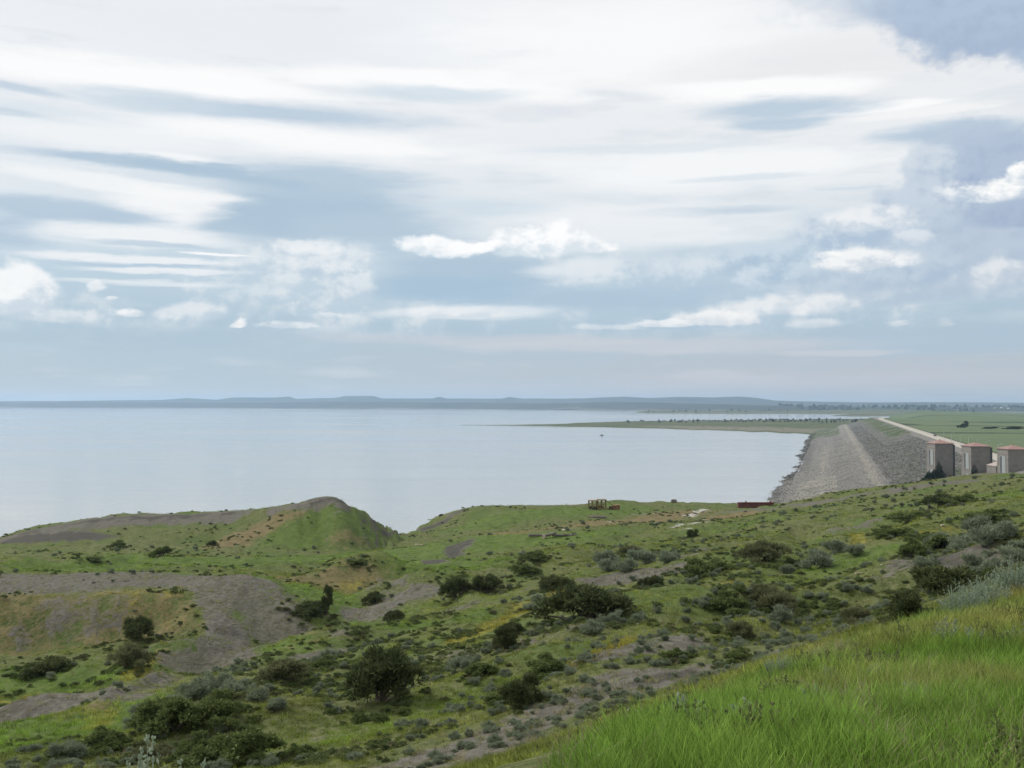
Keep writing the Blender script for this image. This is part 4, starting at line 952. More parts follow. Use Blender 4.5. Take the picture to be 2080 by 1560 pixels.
# ------------------------------------------------------------------ single bushes
SKIRT = []
def place_bush(kind, px, py, wpx, hpx, name, label, category, group=None, var=None, dmin=14, depth=None):
    x, y, z = ground_at(px, py, dmin)
    d = math.hypot(x, y); wd = wpx * y / FPX; ht = hpx * y / FPX
    var = random.randrange(len(BUSH[kind])) if var is None else var
    fm, sm, h0 = BUSH[kind][var]
    root = empty(name, (x, y + wd * .1, z), random.uniform(0, 6.28), label=label, category=category)
    if group: root['group'] = group
    f_ = link('foliage', fm, None, root); s_ = link('stem', sm, None, root)
    q = random.uniform(.8, 1.0)
    for o in (f_, s_): o.scale = (wd, wd * q, ht / (h0 * 1.05))
    SKIRT.append((x, y, wd))
    return root
bushes = [
    ('juniper', 765, 1428, 170, 104, 'juniper_bush', 'largest dark juniper bush, standing alone at lower centre of the slope'),
    ('juniper', 1052, 1437, 88, 66, 'juniper_bush', 'small green juniper on bare soil right of the largest juniper'),
    ('juniper', 1026, 1318, 64, 48, 'juniper_bush', 'dark juniper on the slope uphill of the largest juniper, front of a pair'),
    ('juniper', 1036, 1290, 48, 28, 'juniper_bush', 'low dark juniper touching the back of another, above the slope centre'),
    ('spreading_juniper', 1190, 1262, 185, 72, 'juniper_bush', 'broad spreading dark juniper in the middle of the slope'),
    ('spreading_juniper', 1128, 1198, 84, 32, 'juniper_bush', 'flat dark juniper just behind the broad spreading one'),
    ('juniper', 930, 1216, 66, 48, 'juniper_bush', 'dark juniper at the edge of the green valley, left of a pair'),
    ('juniper', 992, 1206, 66, 42, 'juniper_bush', 'dark juniper at the edge of the green valley, right of a pair'),
    ('upright_juniper', 661, 1250, 30, 56, 'juniper_bush', 'slim leaning juniper at the foot of the grey spur'),
    ('spreading_juniper', 640, 1246, 85, 24, 'juniper_bush', 'low sprawling juniper around the slim leaning one'),
    ('spreading_juniper', 805, 1262, 44, 24, 'juniper_bush', 'small dark bush below the rounded grey mound'),
    ('spreading_juniper', 765, 1222, 42, 22, 'juniper_bush', 'small dark bush on the flank of the pointed mound in the valley'),
    ('juniper', 275, 1302, 78, 46, 'juniper_bush', 'dark bush halfway up the face of the left spur'),
    ('olive_shrub', 250, 1358, 105, 58, 'shrub', 'grey-brown wispy shrub at the foot of the left spur'),
    ('spreading_juniper', 92, 1370, 98, 34, 'juniper_bush', 'dark low bush on bright grass near the left edge'),
    ('spreading_juniper', 1925, 1202, 175, 62, 'juniper_bush', 'broad dark juniper behind the silvery sagebrush at right'),
    ('juniper', 1850, 1262, 112, 70, 'juniper_bush', 'brownish green juniper at the rim of the grass knoll'),
    ('shrub', 1480, 1246, 130, 48, 'shrub', 'dark green shrub on the slope, left half of a long thicket'),
    ('olive_shrub', 1600, 1248, 140, 50, 'shrub', 'olive shrub on the slope, right half of a long thicket'),
    ('olive_shrub', 1560, 1220, 110, 40, 'shrub', 'grey-brown shrub behind the long thicket on the slope'),
    ('shrub', 1440, 1172, 130, 46, 'shrub', 'dark green shrub in the fold of the upper slope, left of two'),
    ('olive_shrub', 1565, 1142, 130, 50, 'shrub', 'green-brown shrub in the fold of the upper slope, right of two'),
    ('shrub', 1860, 1132, 78, 46, 'shrub', 'dark green shrub at the left end of the sagebrush bank on the right'),
    ('shrub', 1915, 1112, 110, 34, 'shrub', 'low green shrub above the bare bank at right'),
    ('spreading_juniper', 1322, 1192, 46, 26, 'juniper_bush', 'small round dark juniper on a bare grey patch'),
    ('juniper', 1406, 1093, 24, 20, 'juniper_bush', 'tiny dark juniper by the pale puddled track on the mesa'),
    ('spreading_juniper', 1908, 1030, 78, 30, 'juniper_bush', 'dark bush high on the right slope below the gravel track'),
    ('shrub', 1960, 1022, 80, 22, 'shrub', 'green shrub just right of the dark bush below the gravel track'),
    ('shrub', 1850, 1060, 90, 26, 'shrub', 'flat green shrub on the upper right slope'),
    ('shrub', 1820, 1090, 100, 26, 'shrub', 'low green thicket beside yellow flowers on the upper right slope'),
    ('shrub', 2010, 1062, 130, 34, 'shrub', 'wide low green shrub near the right edge of the upper slope'),
    ('shrub', 1110, 1366, 120, 44, 'shrub', 'green shrub clump left of the flowering bank, below mid slope'),
    ('shrub', 985, 1372, 80, 30, 'shrub', 'low grey-green shrub between the large juniper and the green clump'),
    ('shrub', 1010, 1432, 80, 26, 'shrub', 'low green shrub hugging the small juniper'),
    ('olive_shrub', 590, 1385, 140, 52, 'shrub', 'olive brown shrub left of the largest juniper'),
    ('shrub', 660, 1360, 70, 30, 'shrub', 'low green shrub behind the olive brown one'),
    ('olive_shrub', 1515, 1300, 95, 42, 'shrub', 'round olive shrub beside the lower edge of the long thicket'),
    ('olive_shrub', 1735, 1262, 100, 40, 'shrub', 'wispy olive shrub left of the brownish juniper at the knoll'),
    ('shrub', 1372, 1338, 64, 26, 'shrub', 'bright green low shrub on the bare bank above the knoll'),
    ('shrub', 1505, 1345, 90, 30, 'shrub', 'leafy green shrub at the edge of the bare strip above the knoll'),
    ('shrub', 350, 1490, 190, 90, 'shrub', 'large dark green shrub thicket at lower left, upper part'),
    ('shrub', 440, 1470, 150, 70, 'shrub', 'dark green shrub at lower left, below the row of grey sagebrush'),
    ('shrub', 490, 1552, 200, 80, 'shrub', 'dense dark green shrub at the bottom edge left of centre'),
    ('shrub', 600, 1545, 60, 40, 'shrub', 'small green shrub touching the dense one at the bottom edge'),
    ('shrub', 400, 1545, 110, 60, 'shrub', 'green shrub at the bottom edge behind the silver stalks'),
    ('shrub', 210, 1520, 110, 50, 'shrub', 'green shrub at lower left beside the grassy hollow'),
    ('shrub', 120, 1545, 100, 36, 'shrub', 'low green shrub near the lower left corner'),
    ('olive_shrub', 300, 1545, 120, 40, 'shrub', 'brownish shrub at the bottom edge, left of the silver stalks'),
    ('shrub', 330, 1128, 52, 24, 'shrub', 'dark shrub at the foot of the far left hill'),
    ('shrub', 430, 1108, 26, 14, 'shrub', 'small dark shrub on the flank of the far left hill'),
    ('shrub', 180, 1138, 60, 9, 'shrub', 'low dark green patch of shrub on the valley floor at left'),
    ('shrub', 728, 1143, 44, 9, 'shrub', 'low dark green patch of shrub in the middle of the valley floor'),
    ('shrub', 240, 1112, 44, 16, 'shrub', 'dark shrub under the bare cliff of the far left hill'),
    ('shrub', 1090, 1135, 70, 18, 'shrub', 'grey-green low shrub on the slope under the mesa'),
    ('shrub', 1060, 1165, 90, 26, 'shrub', 'green shrub behind the two valley junipers'),
    ('olive_shrub', 1290, 1130, 80, 24, 'shrub', 'olive shrub on the slope between the mesa and the bare grey patch'),
]
for kd_, px, py, wp, hp, nm, lb in bushes:
    if kd_ == 'spreading_juniper': hp *= .75; wp *= 1.05
    elif 'juniper' not in kd_: hp *= .72; wp *= .9
    elif kd_ == 'juniper': hp *= .88
    place_bush(kd_, px, py, wp, hp, nm, lb, 'bush')

# sagebrush: the nearest ones are single plants, the rest a scatter
sage_px = [(390, 1418, 62, 42), (436, 1408, 58, 44), (480, 1412, 52, 40), (340, 1440, 52, 34), (300, 1462, 56, 36), (520, 1425, 46, 26), (270, 1480, 40, 26), (420, 1440, 40, 26), (560, 1440, 40, 22), (330, 1495, 40, 24), (130, 1545, 60, 26), (60, 1530, 36, 18),
           (1230, 1150, 50, 18), (1265, 1162, 44, 18), (1300, 1150, 50, 20), (1350, 1140, 44, 16), (1240, 1160, 40, 16), (1585, 1262, 46, 30), (1488, 1260, 26, 18), (1735, 1196, 22, 16), (1752, 1200, 14, 10), (1660, 1155, 60, 22), (1740, 1130, 40, 20), (1690, 1120, 40, 18), (1600, 1165, 30, 14),
           (1960, 1110, 46, 22), (2000, 1105, 56, 24), (2040, 1095, 60, 24), (1980, 1085, 60, 20), (1940, 1120, 36, 18), (2070, 1120, 40, 20), (1870, 1148, 44, 22), (1980, 1150, 36, 14), (2010, 1155, 40, 16), (2050, 1140, 50, 26), (1920, 1105, 46, 18), (1890, 1112, 40, 18),
           (1080, 1500, 30, 20), (1120, 1512, 28, 18), (1145, 1490, 24, 14), (880, 1540, 30, 18), (830, 1530, 26, 18), (720, 1545, 34, 16), (1010, 1520, 26, 14), (990, 1480, 28, 16), (860, 1480, 30, 16), (940, 1365, 50, 20), (1150, 1370, 30, 14), (1200, 1290, 46, 18), (1250, 1270, 40, 16), (1080, 1240, 30, 14), (1100, 1225, 30, 14)]
sx, sy, sz, sw = [], [], [], []
for px, py, wp, hp in sage_px:
    x_, y_, z_ = ground_at(px, py, 14); sx.append(x_); sy.append(y_); sw.append(wp * y_ / FPX)
x, y = cast_points(16000, -.6, .6, 15, 210, .75); Fs = fields(x, y)
cl = fbm(x / 6, y / 6, 3, 141) + .6 * fbm(x / 22, y / 22, 2, 143) + .25 * sstep(-.1, .35, np.arctan2(x, y))
keep = (cl > .30) & (knoll_dist(x, y) > 1) & (Fs['lush'] < .55) & (rng.random(len(x)) < .26); x, y = x[keep], y[keep]
r = np.hypot(x, y)
wds = np.interp(r, [15, 40, 210], [.20, .36, .80]) * rng.uniform(.45, 1.3, len(x))
xs = np.r_[np.array(sx), x]; ys_ = np.r_[np.array(sy), y]; wd = np.r_[np.array(sw), wds]
order = np.argsort(-(wd / np.hypot(xs, ys_))); first = set(order[:300].tolist()) | set(range(len(sx)))
Z_ = H(xs, ys_)
LAND = [  # landmark, pixel of its foot
    ('the largest juniper', 765, 1428), ('the small juniper on bare soil', 1052, 1437), ('the paired junipers above the largest', 1028, 1316), ('the broad spreading juniper', 1190, 1262), ('the flat juniper behind the broad one', 1128, 1198),
    ('the pair of valley junipers', 960, 1212), ('the slim leaning juniper', 661, 1250), ('the wispy shrub below the left spur', 250, 1358), ('the dark bush near the left edge', 92, 1370), ('the broad juniper behind the silvery row', 1925, 1202),
    ('the brownish juniper at the knoll rim', 1850, 1262), ('the long thicket on the slope', 1540, 1246), ('the twin shrubs in the upper fold', 1500, 1160), ('the shrub left of the bare right bank', 1860, 1132), ('the round juniper on a bare patch', 1322, 1192),
    ('the dark bush below the gravel track', 1908, 1030), ('the green clump by the flowering bank', 1110, 1366), ('the olive brown shrub', 590, 1385), ('the round olive shrub', 1515, 1300), ('the wispy olive shrub by the knoll', 1735, 1262),
    ('the bright shrub on the bare bank', 1372, 1338), ('the leafy shrub on the bare strip', 1505, 1345), ('the lower-left thicket', 350, 1490), ('the dense shrub at the bottom edge', 490, 1552), ('the shrub near the lower left corner', 120, 1545),
    ('the olive shrub under the mesa', 1290, 1130), ('the green shrub behind the valley junipers', 1060, 1165), ('the wide shrub at the right edge', 2010, 1062)]
LXY = np.array([ground_at(px, py, 14)[:2] for _, px, py in LAND])
ORD = ['nearest', 'second nearest', 'third nearest', 'fourth nearest', 'fifth nearest', 'sixth nearest', 'seventh nearest', 'eighth nearest', 'ninth nearest', 'tenth nearest'] + [w_ + ' nearest' for w_ in ('eleventh', 'twelfth', 'thirteenth', 'fourteenth', 'fifteenth', 'sixteenth', 'seventeenth', 'eighteenth', 'nineteenth', 'twentieth')] + [t_ + '-' + u_ + ' nearest' for t_ in ('twenty', 'thirty') for u_ in ('first', 'second', 'third', 'fourth', 'fifth', 'sixth', 'seventh', 'eighth', 'ninth')]
def sage_labels(ids):
    book = {}
    for i in ids:
        d2 = np.hypot(LXY[:, 0] - xs[i], LXY[:, 1] - ys_[i]); j = int(np.argmin(d2))
        dx_ = xs[i] / ys_[i] - LXY[j, 0] / LXY[j, 1]; dy_ = ys_[i] - LXY[j, 1]
        side = ('left of' if dx_ < 0 else 'right of') if abs(dx_) * ys_[i] > abs(dy_) * .5 else ('in front of' if dy_ < 0 else 'behind')
        book.setdefault((j, side), []).append((d2[j], i))
    out_ = {}
    for (j, side), l_ in book.items():
        for q, (_, i) in enumerate(sorted(l_)):
            size = 'small' if wd[i] < .35 else 'bushy'
            out_[i] = '%s sagebrush %s %s, %s to it' % (size, side, LAND[j][0], ORD[min(q, len(ORD) - 1)])
    return out_
SAGE_LABEL = sage_labels(sorted(first))
rest = [i for i in range(len(xs)) if i not in first]
for i in sorted(first):
    me, _, h0 = BUSH['sage'][i % 4]
    o = link('sagebrush', me); o.location = (xs[i], ys_[i], Z_[i] - .02); o.rotation_euler = (0, 0, random.uniform(0, 6.28))
    s_ = wd[i]; o.scale = (s_ * 1.25, s_ * 1.25, s_ * random.uniform(.8, 1.15))
    o['label'] = SAGE_LABEL[i]; o['group'] = 'single sagebrush bushes on the slopes'; o['category'] = 'sagebrush'
rest = np.array(rest); n = len(rest)
scatter('sagebrush_scatter', np.stack([xs[rest], ys_[rest], Z_[rest]], -1), wd[rest] * 1.2, rng.uniform(0, 6.28, n), rng.integers(0, 4, n), [b[0] for b in BUSH['sage']], kind='stuff', label='far-off grey-green sagebrush dotting the slopes', category='sagebrush')
# small growth round the foot of each bush
qx, qy, qs = [], [], []
for (x_, y_, w_) in SKIRT:
    for i in range(int(10 + 5 * w_)):
        a_ = random.uniform(0, 6.283); d_ = w_ * random.uniform(.30, .85); qx.append(x_ + d_ * math.cos(a_)); qy.append(y_ + d_ * math.sin(a_)); qs.append(w_ ** .5 * random.uniform(.14, .42))
qx, qy = np.array(qx), np.array(qy); n = len(qx); qs = np.array(qs)
scatter('undergrowth', stick(qx, qy), np.c_[qs, qs, qs * .8], rng.uniform(0, 6.28, n), rng.integers(0, 12, n), [b[0] for b in BUSH['low_shrub'] + BUSH['shrub'][:4] + BUSH['olive_shrub'][:2] + BUSH['sage'][:2]], kind='stuff', label='low growth around the feet of the bushes', category='undergrowth')
# small dark and green tussocks
x, y = cast_points(30000, -.6, .6, 14, 270, .75); Fs = fields(x, y)
cl = fbm(x / 9, y / 9, 3, 151) + .6 * fbm(x / 2.5, y / 2.5, 2, 153)
keep = (cl > .18) & (knoll_dist(x, y) > 1) & (Fs['soil'] < .6) & (rng.random(len(x)) < 1 - .8 * Fs['lush']); x, y = x[keep], y[keep]; P_ = stick(x, y); P_ = P_[P_[:, 2] > 14]; n = len(P_); r = np.hypot(P_[:, 0], P_[:, 1])
s_ = np.interp(r, [14, 60, 260], [.22, .48, .85]) * rng.uniform(.4, 1.3, n)
scatter('low_shrubs', P_, np.c_[s_, s_, s_ * .7], rng.uniform(0, 6.28, n), np.where(rng.random(n) < .85, rng.integers(0, 4, n), rng.integers(4, 13, n)), [b[0] for b in BUSH['low_shrub'] + BUSH['shrub'] + BUSH['olive_shrub']], kind='stuff', label='low green and olive shrubs spotting the slopes', category='shrubs')

# silvery sagebrush on the knoll rim and at the bottom edge
SB = [stalk_bush('silver_sagebrush', 150, .60, .34, 26, .045, .006, M_SILV, 400 + i) for i in range(3)]
for i, (px, py, d, s_, lb) in enumerate([(1950, 1262, 12.6, .92, 'silvery sagebrush on the knoll rim, leftmost of the row'), (2010, 1240, 13.4, 1.0, 'silvery sagebrush in the middle of the knoll rim row'), (2062, 1222, 14.2, 1.05, 'silvery sagebrush at the right edge of the picture on the knoll rim'),
                                           (1985, 1262, 12.8, .75, 'lower silvery sagebrush in front of the knoll rim row')]):
    x_, y_, _ = at_depth(px, py, d); o = link('silver_sagebrush', SB[i % 3]); z_ = float(H(np.array([x_]), np.array([y_]))[0]); o.location = (x_, y_, z_)
    o.scale = (s_ * .9, s_ * .9, s_); o.rotation_euler = (0, 0, i * 1.3); o['label'] = lb; o['category'] = 'sagebrush'; o['group'] = 'silvery sagebrush on the knoll rim'
stalks = stalk_bush('silver_stalks', 60, .86, .24, 90, .034, .0055, M_SILV, 420)
x_, y_, _ = at_depth(290, 1560, 3.4); z_ = float(H(np.array([x_]), np.array([y_]))[0])
o = link('silver_sagebrush', stalks); o.location = (x_, y_, z_); zt = EYE - (1425 - 818) / FPX * 3.4
o.scale = (1.15, .7, (zt - z_) / .86); o['label'] = 'upright silver-leaved stalks poking into the bottom edge at left'; o['category'] = 'sagebrush'
for i, (px, py, d, s_, lb) in enumerate([(1860, 1470, 6.9, .42, 'small silver plant in the knoll grass beside pale dry stalks'), (1585, 1385, 9.2, .5, 'silver-green plant at the left rim of the knoll'), (1780, 1405, 8.3, .36, 'small grey plant in the middle of the knoll grass'), (1680, 1400, 8.6, .34, 'small dark plant beside a bare spot in the knoll grass')]):
    x_, y_, _ = at_depth(px, py, d); o = link('silver_sagebrush', SB[(i + 1) % 3]); z_ = float(H(np.array([x_]), np.array([y_]))[0]); o.location = (x_, y_, z_)
    o.scale = (s_ * .9, s_ * .9, s_ * 1.1); o.rotation_euler = (0, 0, i * 1.7); o['label'] = lb; o['category'] = 'plant'

# ------------------------------------------------------------------ riprap on the dam
def stone_mesh(name, seed, mat, sub=2):
    bm = bmesh.new(); bmesh.ops.create_icosphere(bm, subdivisions=sub, radius=.5); g = random.Random(seed)
    offs = [Vector((g.gauss(0, 1), g.gauss(0, 1), g.gauss(0, 1))).normalized() for _ in range(7)]; lim = [g.uniform(.28, .42) for _ in range(7)]
    for v in bm.verts:
        for o_, l_ in zip(offs, lim):
            d_ = v.co.dot(o_)
            if d_ > l_: v.co -= o_ * (d_ - l_)
        v.co.z *= .75
    me = bpy.data.meshes.new(name); bm.to_mesh(me); bm.free(); me.materials.append(mat); return me
STONE, k, bs = new_mat('riprap_stone', .95, .1)
tn_ = k.attr('tint', 'INSTANCER', 'Color'); ns = k.noise(k.new('ShaderNodeTexCoord').outputs['Object'], 3.0, 4, .6)
k.l.new(k.mix(1.0, k.mix(ns, (0.12, 0.118, 0.11), (0.22, 0.215, 0.20)), tn_, 'MULTIPLY'), bs.inputs['Base Color'])
STN = [stone_mesh('stone', 500 + i, STONE, 1) for i in range(5)]
def dam_points(n, s0, s1, y0, y1):
    s = rng.uniform(s0, s1, n); y = y0 * (y1 / y0) ** rng.random(n)
    z = dam_z(s, y); return s, y, np.stack([crest_x(y) - s * CN, y, z], -1)
Pl, Sl, Tl = [], [], []
for n, s0, s1, y0, y1, a, b, br in ((7500, 10, 49, 430, 1500, .35, 1.15, .62), (2600, 99, 108, 640, 1600, .6, 1.7, .55), (5000, 60, 98, 430, 1300, .3, .8, .95), (2500, 46, 62, 440, 1000, .25, .7, 1.2), (700, 98, 112, 470, 640, .5, 1.2, .8)):
    s, y, P_ = dam_points(n, s0, s1, y0, y1)
    keep = ~((s < 34) & (y > 800) & (s > 6) & (rng.random(n) < .9)); P_ = P_[keep]; n = len(P_)
    Pl.append(P_); Sl.append(rng.uniform(a, b, n)); t_ = br * rng.uniform(.55, 1.25, n); t_ = np.where(rng.random(n) < .05, t_ * 2.2, t_); Tl.append(np.stack([t_, t_ * .985, t_ * .95], -1))
P_ = np.concatenate(Pl); n = len(P_)
scatter('riprap', P_, np.concatenate(Sl)[:, None] * rng.uniform(.7, 1.3, (n, 3)), rng.uniform(0, 6.28, n), rng.integers(0, 5, n), STN, np.concatenate(Tl), rng.normal(0, .5, (n, 2)), kind='stuff', label='loose grey rocks covering the lake face of the dam', category='rocks')

# ------------------------------------------------------------------ gate towers
CONC = plain('tower_concrete', (0.205, 0.190, 0.172), .9, .12, .35, .15, wear=.15)
CONC_L = plain('tower_panel', (0.27, 0.29, 0.28), .8, .1, .5, .2, wear=.1)
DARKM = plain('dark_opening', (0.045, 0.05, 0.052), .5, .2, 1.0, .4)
ROOF = plain('red_roof', (0.27, 0.155, 0.13), .6, .12, .8, .4, wear=.15)
TRIM = plain('pale_trim', (0.36, 0.31, 0.28), .8, .1, 1.0, .2)
def tower(label):
    z0, z1, za = 3.0, 27.2, 29.3; w_, d_ = 4.95, 5.5
    t_ = empty('gate_tower', (0, 0, 0), label=label, category='tower', group='gate towers by the dam')
    MB().box(-w_, w_, -d_, d_, z0, z1).build('wall', CONC, t_)
    for i in range(9):   # courses standing proud of the wall
        z = 5.2 + i * 2.45
        MB().box(-w_ - .12, w_ + .12, -d_ - .12, d_ + .12, z, z + .32).build('string_course', CONC, t_)
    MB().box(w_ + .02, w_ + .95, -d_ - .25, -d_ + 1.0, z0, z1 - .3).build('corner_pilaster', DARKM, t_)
    MB().box(-w_ - .35, w_ + .35, -d_ - .35, d_ + .35, z1, z1 + .35).build('cornice', TRIM, t_)
    e = .7; mb = MB(); zz = z1 + .35
    b_ = [(-w_ - e, -d_ - e, zz), (w_ + e, -d_ - e, zz), (w_ + e, d_ + e, zz), (-w_ - e, d_ + e, zz)]
    mb.add(b_ + [(x_ * .0, y_ * .04, za) for x_, y_, _ in b_], [(3, 2, 1, 0), (0, 1, 5, 4), (1, 2, 6, 5), (2, 3, 7, 6), (3, 0, 4, 7)])
    rf = mb.build('roof', ROOF, t_)
    MB().box(-.35, .35, -.45, .45, za - .25, za + .25).build('finial', ROOF, rf)
    # tall glazed strip on the lake side
    for (za_, zb_) in ((5.5, 13.0), (15.5, 24.0)):
        wn = MB().box(-w_ - .22, -w_ + .1, -d_ + 2.2, d_ - 3.2, za_, zb_).build('glazed_panel', CONC_L, t_)
        MB().box(-w_ - .30, -w_ - .1, d_ - 5.0, d_ - 3.6, za_ + .2, zb_ - .2).build('window', DARKM, wn)
    MB().box(-1.0, 1.0, -d_ - .2, -d_ + .1, 8.6, 11.0).build('door', DARKM, t_)
    return t_
def copy_tree(o, parent=None):
    c_ = o.copy(); COL.objects.link(c_); c_.parent = parent
    for ch in list(o.children): copy_tree(ch, c_)
    return c_
T1 = tower('red-roofed concrete gate tower farthest left, nearest the dam face'); T2 = copy_tree(T1); T3 = copy_tree(T1)
T2['label'] = 'middle one of the three red-roofed gate towers'; T3['label'] = 'red-roofed gate tower cut by the right edge of the picture'
for q, (x_, y_) in zip((T1, T2, T3), ((238.2, 560), (241.6, 524), (244.4, 491))): q.location = (x_ * .8, y_ * .8, 10); q.scale = (.8, .8, .8)
g_ = empty('gate_house', (245.6 * .8, 508 * .8, 10), label='low building with a pinkish roof between the middle and right gate towers', category='building')
MB().box(-3.6, 3.6, -5, 5, 3, 18.2).build('wall', CONC, g_); mb = MB(); zz = 18.2
mb.add([(-4, -5.4, zz), (4, -5.4, zz), (4, 5.4, zz), (-4, 5.4, zz), (-1, -1, 20.1), (1, -1, 20.1), (1, 1, 20.1), (-1, 1, 20.1)], [(3, 2, 1, 0), (0, 1, 5, 4), (1, 2, 6, 5), (2, 3, 7, 6), (3, 0, 4, 7), (4, 5, 6, 7)]); mb.build('roof', TRIM, g_)
g_.scale = (.8, .8, .8)
MB().box(-2.6, -1.2, -5.12, -4.95, 10, 14).build('window', DARKM, g_); MB().box(1.0, 2.4, -5.12, -4.95, 10, 14).build('window', DARKM, g_)

# conifers by the towers
def conifer_mesh(seed, h, r):
    g = np.random.default_rng(seed); V = []; S = []
    for i in range(46):
        t_ = (i + g.random()) / 46; z = h * (.06 + .94 * t_); rr = r * (1 - t_) ** .85 * (.8 + .4 * g.random()) + .05
        n = int(10 + 26 * (1 - t_)); a = g.random(n) * 6.283
        o = np.stack([np.cos(a) * rr * .25, np.sin(a) * rr * .25, np.full(n, z)], -1)
        d = np.stack([np.cos(a) * rr, np.sin(a) * rr, -rr * .25 + g.normal(size=n) * .12 * rr], -1) * (.7 + .5 * g.random((n, 1)))
        s = np.stack([-np.sin(a), np.cos(a), g.normal(size=n) * .3], -1) * (.10 * rr + .05)
        v = np.stack([o, o + d * .6 - s, o + d, o + d * .6 + s], 1).reshape(-1, 3); V.append(v); S.append(np.repeat(g.random(n), 4))
    V = np.concatenate(V); me = make_mesh('spruce_crown', V, np.arange(len(V)).reshape(-1, 4)); add_attr(me, 'shade', np.concatenate(S)); me.materials.append(M_CONI); return me
def conifer(px, d, ztop, r, label, seed, zb=16.3):
    d *= .8; ztop = EYE - (EYE - ztop) * .8; r *= .8
    x_ = (px - CX) / FPX * d; h = ztop - zb
    t_ = empty('spruce_tree', (x_, d, zb), seed, label=label, category='tree', group='conifers by the gate towers')
    link('crown', conifer_mesh(seed, h, r), None, t_); MB().tube((0, 0, -.6), (0, 0, h * .9), .22, .04, 8).build('trunk', M_BARK, t_)
conifer(1906, 547, 19.0, 3.2, 'tall dark spruce in front of the farthest-left gate tower', 1); conifer(1978, 510, 19.6, 3.2, 'dark spruce in front of the middle gate tower', 2)
conifer(1896, 546, 14.4, 3.6, 'shorter dark conifer left of the tall spruce', 3); conifer(1885, 545, 13.2, 3.2, 'low dark conifer at the left corner of the gate towers', 4)
conifer(2054, 478, 17.6 - 4, 1.6, 'small conifer at the foot of the right gate tower', 5)

# ------------------------------------------------------------------ lamp posts and a car on the crest road
POST = plain('galvanised_post', (0.42, 0.43, 0.43), .5, .1, 2.0, .5)
for i, d in enumerate((446, 480, 509, 542, 577, 618, 660)):
    x_ = crest_x(d) - 5.2
    t_ = empty('lamp_post', (x_, d, 23.9), label='thin grey lamp post beside the dam crest road, %s from the right' % ('first', 'second', 'third', 'fourth', 'fifth', 'sixth', 'seventh')[i], category='lamp post', group='lamp posts along the dam road')
    MB().tube((0, 0, 0), (0, 0, 7.6), .13, .08, 8).build('post', POST, t_); MB().tube((0, 0, 7.5), (1.5, 0, 7.9), .06, .05, 6).build('arm', POST, t_); MB().box(1.2, 2.1, -.18, .18, 7.8, 8.0).build('lamp_head', POST, t_)
CARP = plain('car_paint', (0.05, 0.05, 0.055), .3, .05, 1.0, .5); TYRE = plain('tyre', (0.02, 0.02, 0.02), .9, .1)
t_ = empty('car', (crest_x(775) + .8, 775, 24.18), math.atan2(-CRS, 1), label='small dark car driving along the dam crest road', category='car')
mb = MB(); prof = [(-2.2, .35), (2.2, .35), (2.2, .8), (1.2, .95), (.55, 1.45), (-1.2, 1.45), (-1.9, .95), (-2.2, .85)]
mb.add([(sx_, y_, z_) for sx_ in (-.85, .85) for y_, z_ in prof], [tuple(range(8))[::-1], tuple(range(8, 16))] + [(i, (i + 1) % 8, 8 + (i + 1) % 8, 8 + i) for i in range(8)]); mb.build('body', CARP, t_)
for sx_ in (-.8, .8):
    for y_ in (-1.35, 1.35): MB().tube((sx_ - .1, y_, .33), (sx_ + .1, y_, .33), .33, .33, 12).build('wheel', TYRE, t_)
MB().box(-.87, .87, -.95, .5, 1.0, 1.35).build('side_glass', DARKM, t_)

# ------------------------------------------------------------------ boat on the lake
HULL = plain('boat_hull', (0.10, 0.10, 0.11), .5, .1, 2.0, .4); WHITE = plain('white_paint', (0.78, 0.78, 0.76), .5, .05, 1.0, .4)
x_, y_, _ = at_level(1222, 884.5, 0)
t_ = empty('fishing_boat', (x_, y_, 0), .25, label='small dark boat alone on the open lake', category='boat')
mb = MB(); sec = [(-2.6, .85, .75), (-1, 1.0, .7), (1, .95, .75), (2.2, .5, .9), (3.0, .05, 1.05)]
for (xa, wa, ha) in sec: mb.v += [(xa, -wa, ha), (xa, -wa * .6, -.25), (xa, wa * .6, -.25), (xa, wa, ha)]
for i in range(4):
    for j in range(4): mb.f.append((4 * i + j, 4 * i + (j + 1) % 4, 4 * i + 4 + (j + 1) % 4, 4 * i + 4 + j))
mb.f += [(0, 1, 2, 3), (19, 18, 17, 16)]; mb.build('hull', HULL, t_); MB().box(-.6, .8, -.6, .6, .7, 1.8).build('cabin', HULL, t_)

# ------------------------------------------------------------------ yellow machinery on the mesa
YEL = plain('yellow_paint', (0.20, 0.145, 0.055), .6, .25, 1.5, .3, dark=(0.12, 0.07, 0.04), wear=.5); ORG = plain('rusty_orange', (0.18, 0.095, 0.05), .8, .3, 2.0, .2, dark=(0.08, 0.04, 0.03), wear=.5)
RED = plain('red_steel', (0.155, 0.062, 0.05), .75, .25, 1.0, .25, dark=(0.09, 0.04, 0.035), wear=.5)
x_, y_, z_ = ground_at(1226, 1036); u_ = y_ / FPX                # metres per pixel there
t_ = empty('yellow_machine', (x_, y_, z_), .04, label='derelict yellow machine with an open frame cab on the mesa edge', category='machine')
Lx = 31 * u_
def R(px): return (px - 1226) * u_
def Zp(py): return (1036 - py) * u_
MB().box(R(1203), R(1256), -.7, .7, Zp(1033.5), Zp(1031)).build('chassis', YEL, t_, .03)
for px in (1196, 1203, 1212):
    for s in (-.8, .8): MB().box(R(px) - .10, R(px) + .10, s - .1, s + .1, Zp(1034), Zp(1017)).build('post', YEL, t_)
MB().box(R(1195), R(1214), -1.0, 1.0, Zp(1017.5), Zp(1016)).build('canopy', YEL, t_)
for px in (1214, 1222, 1230):
    for s in (-.8, .8): MB().box(R(px) - .10, R(px) + .10, s - .1, s + .1, Zp(1032), Zp(1015)).build('cab_post', YEL, t_)
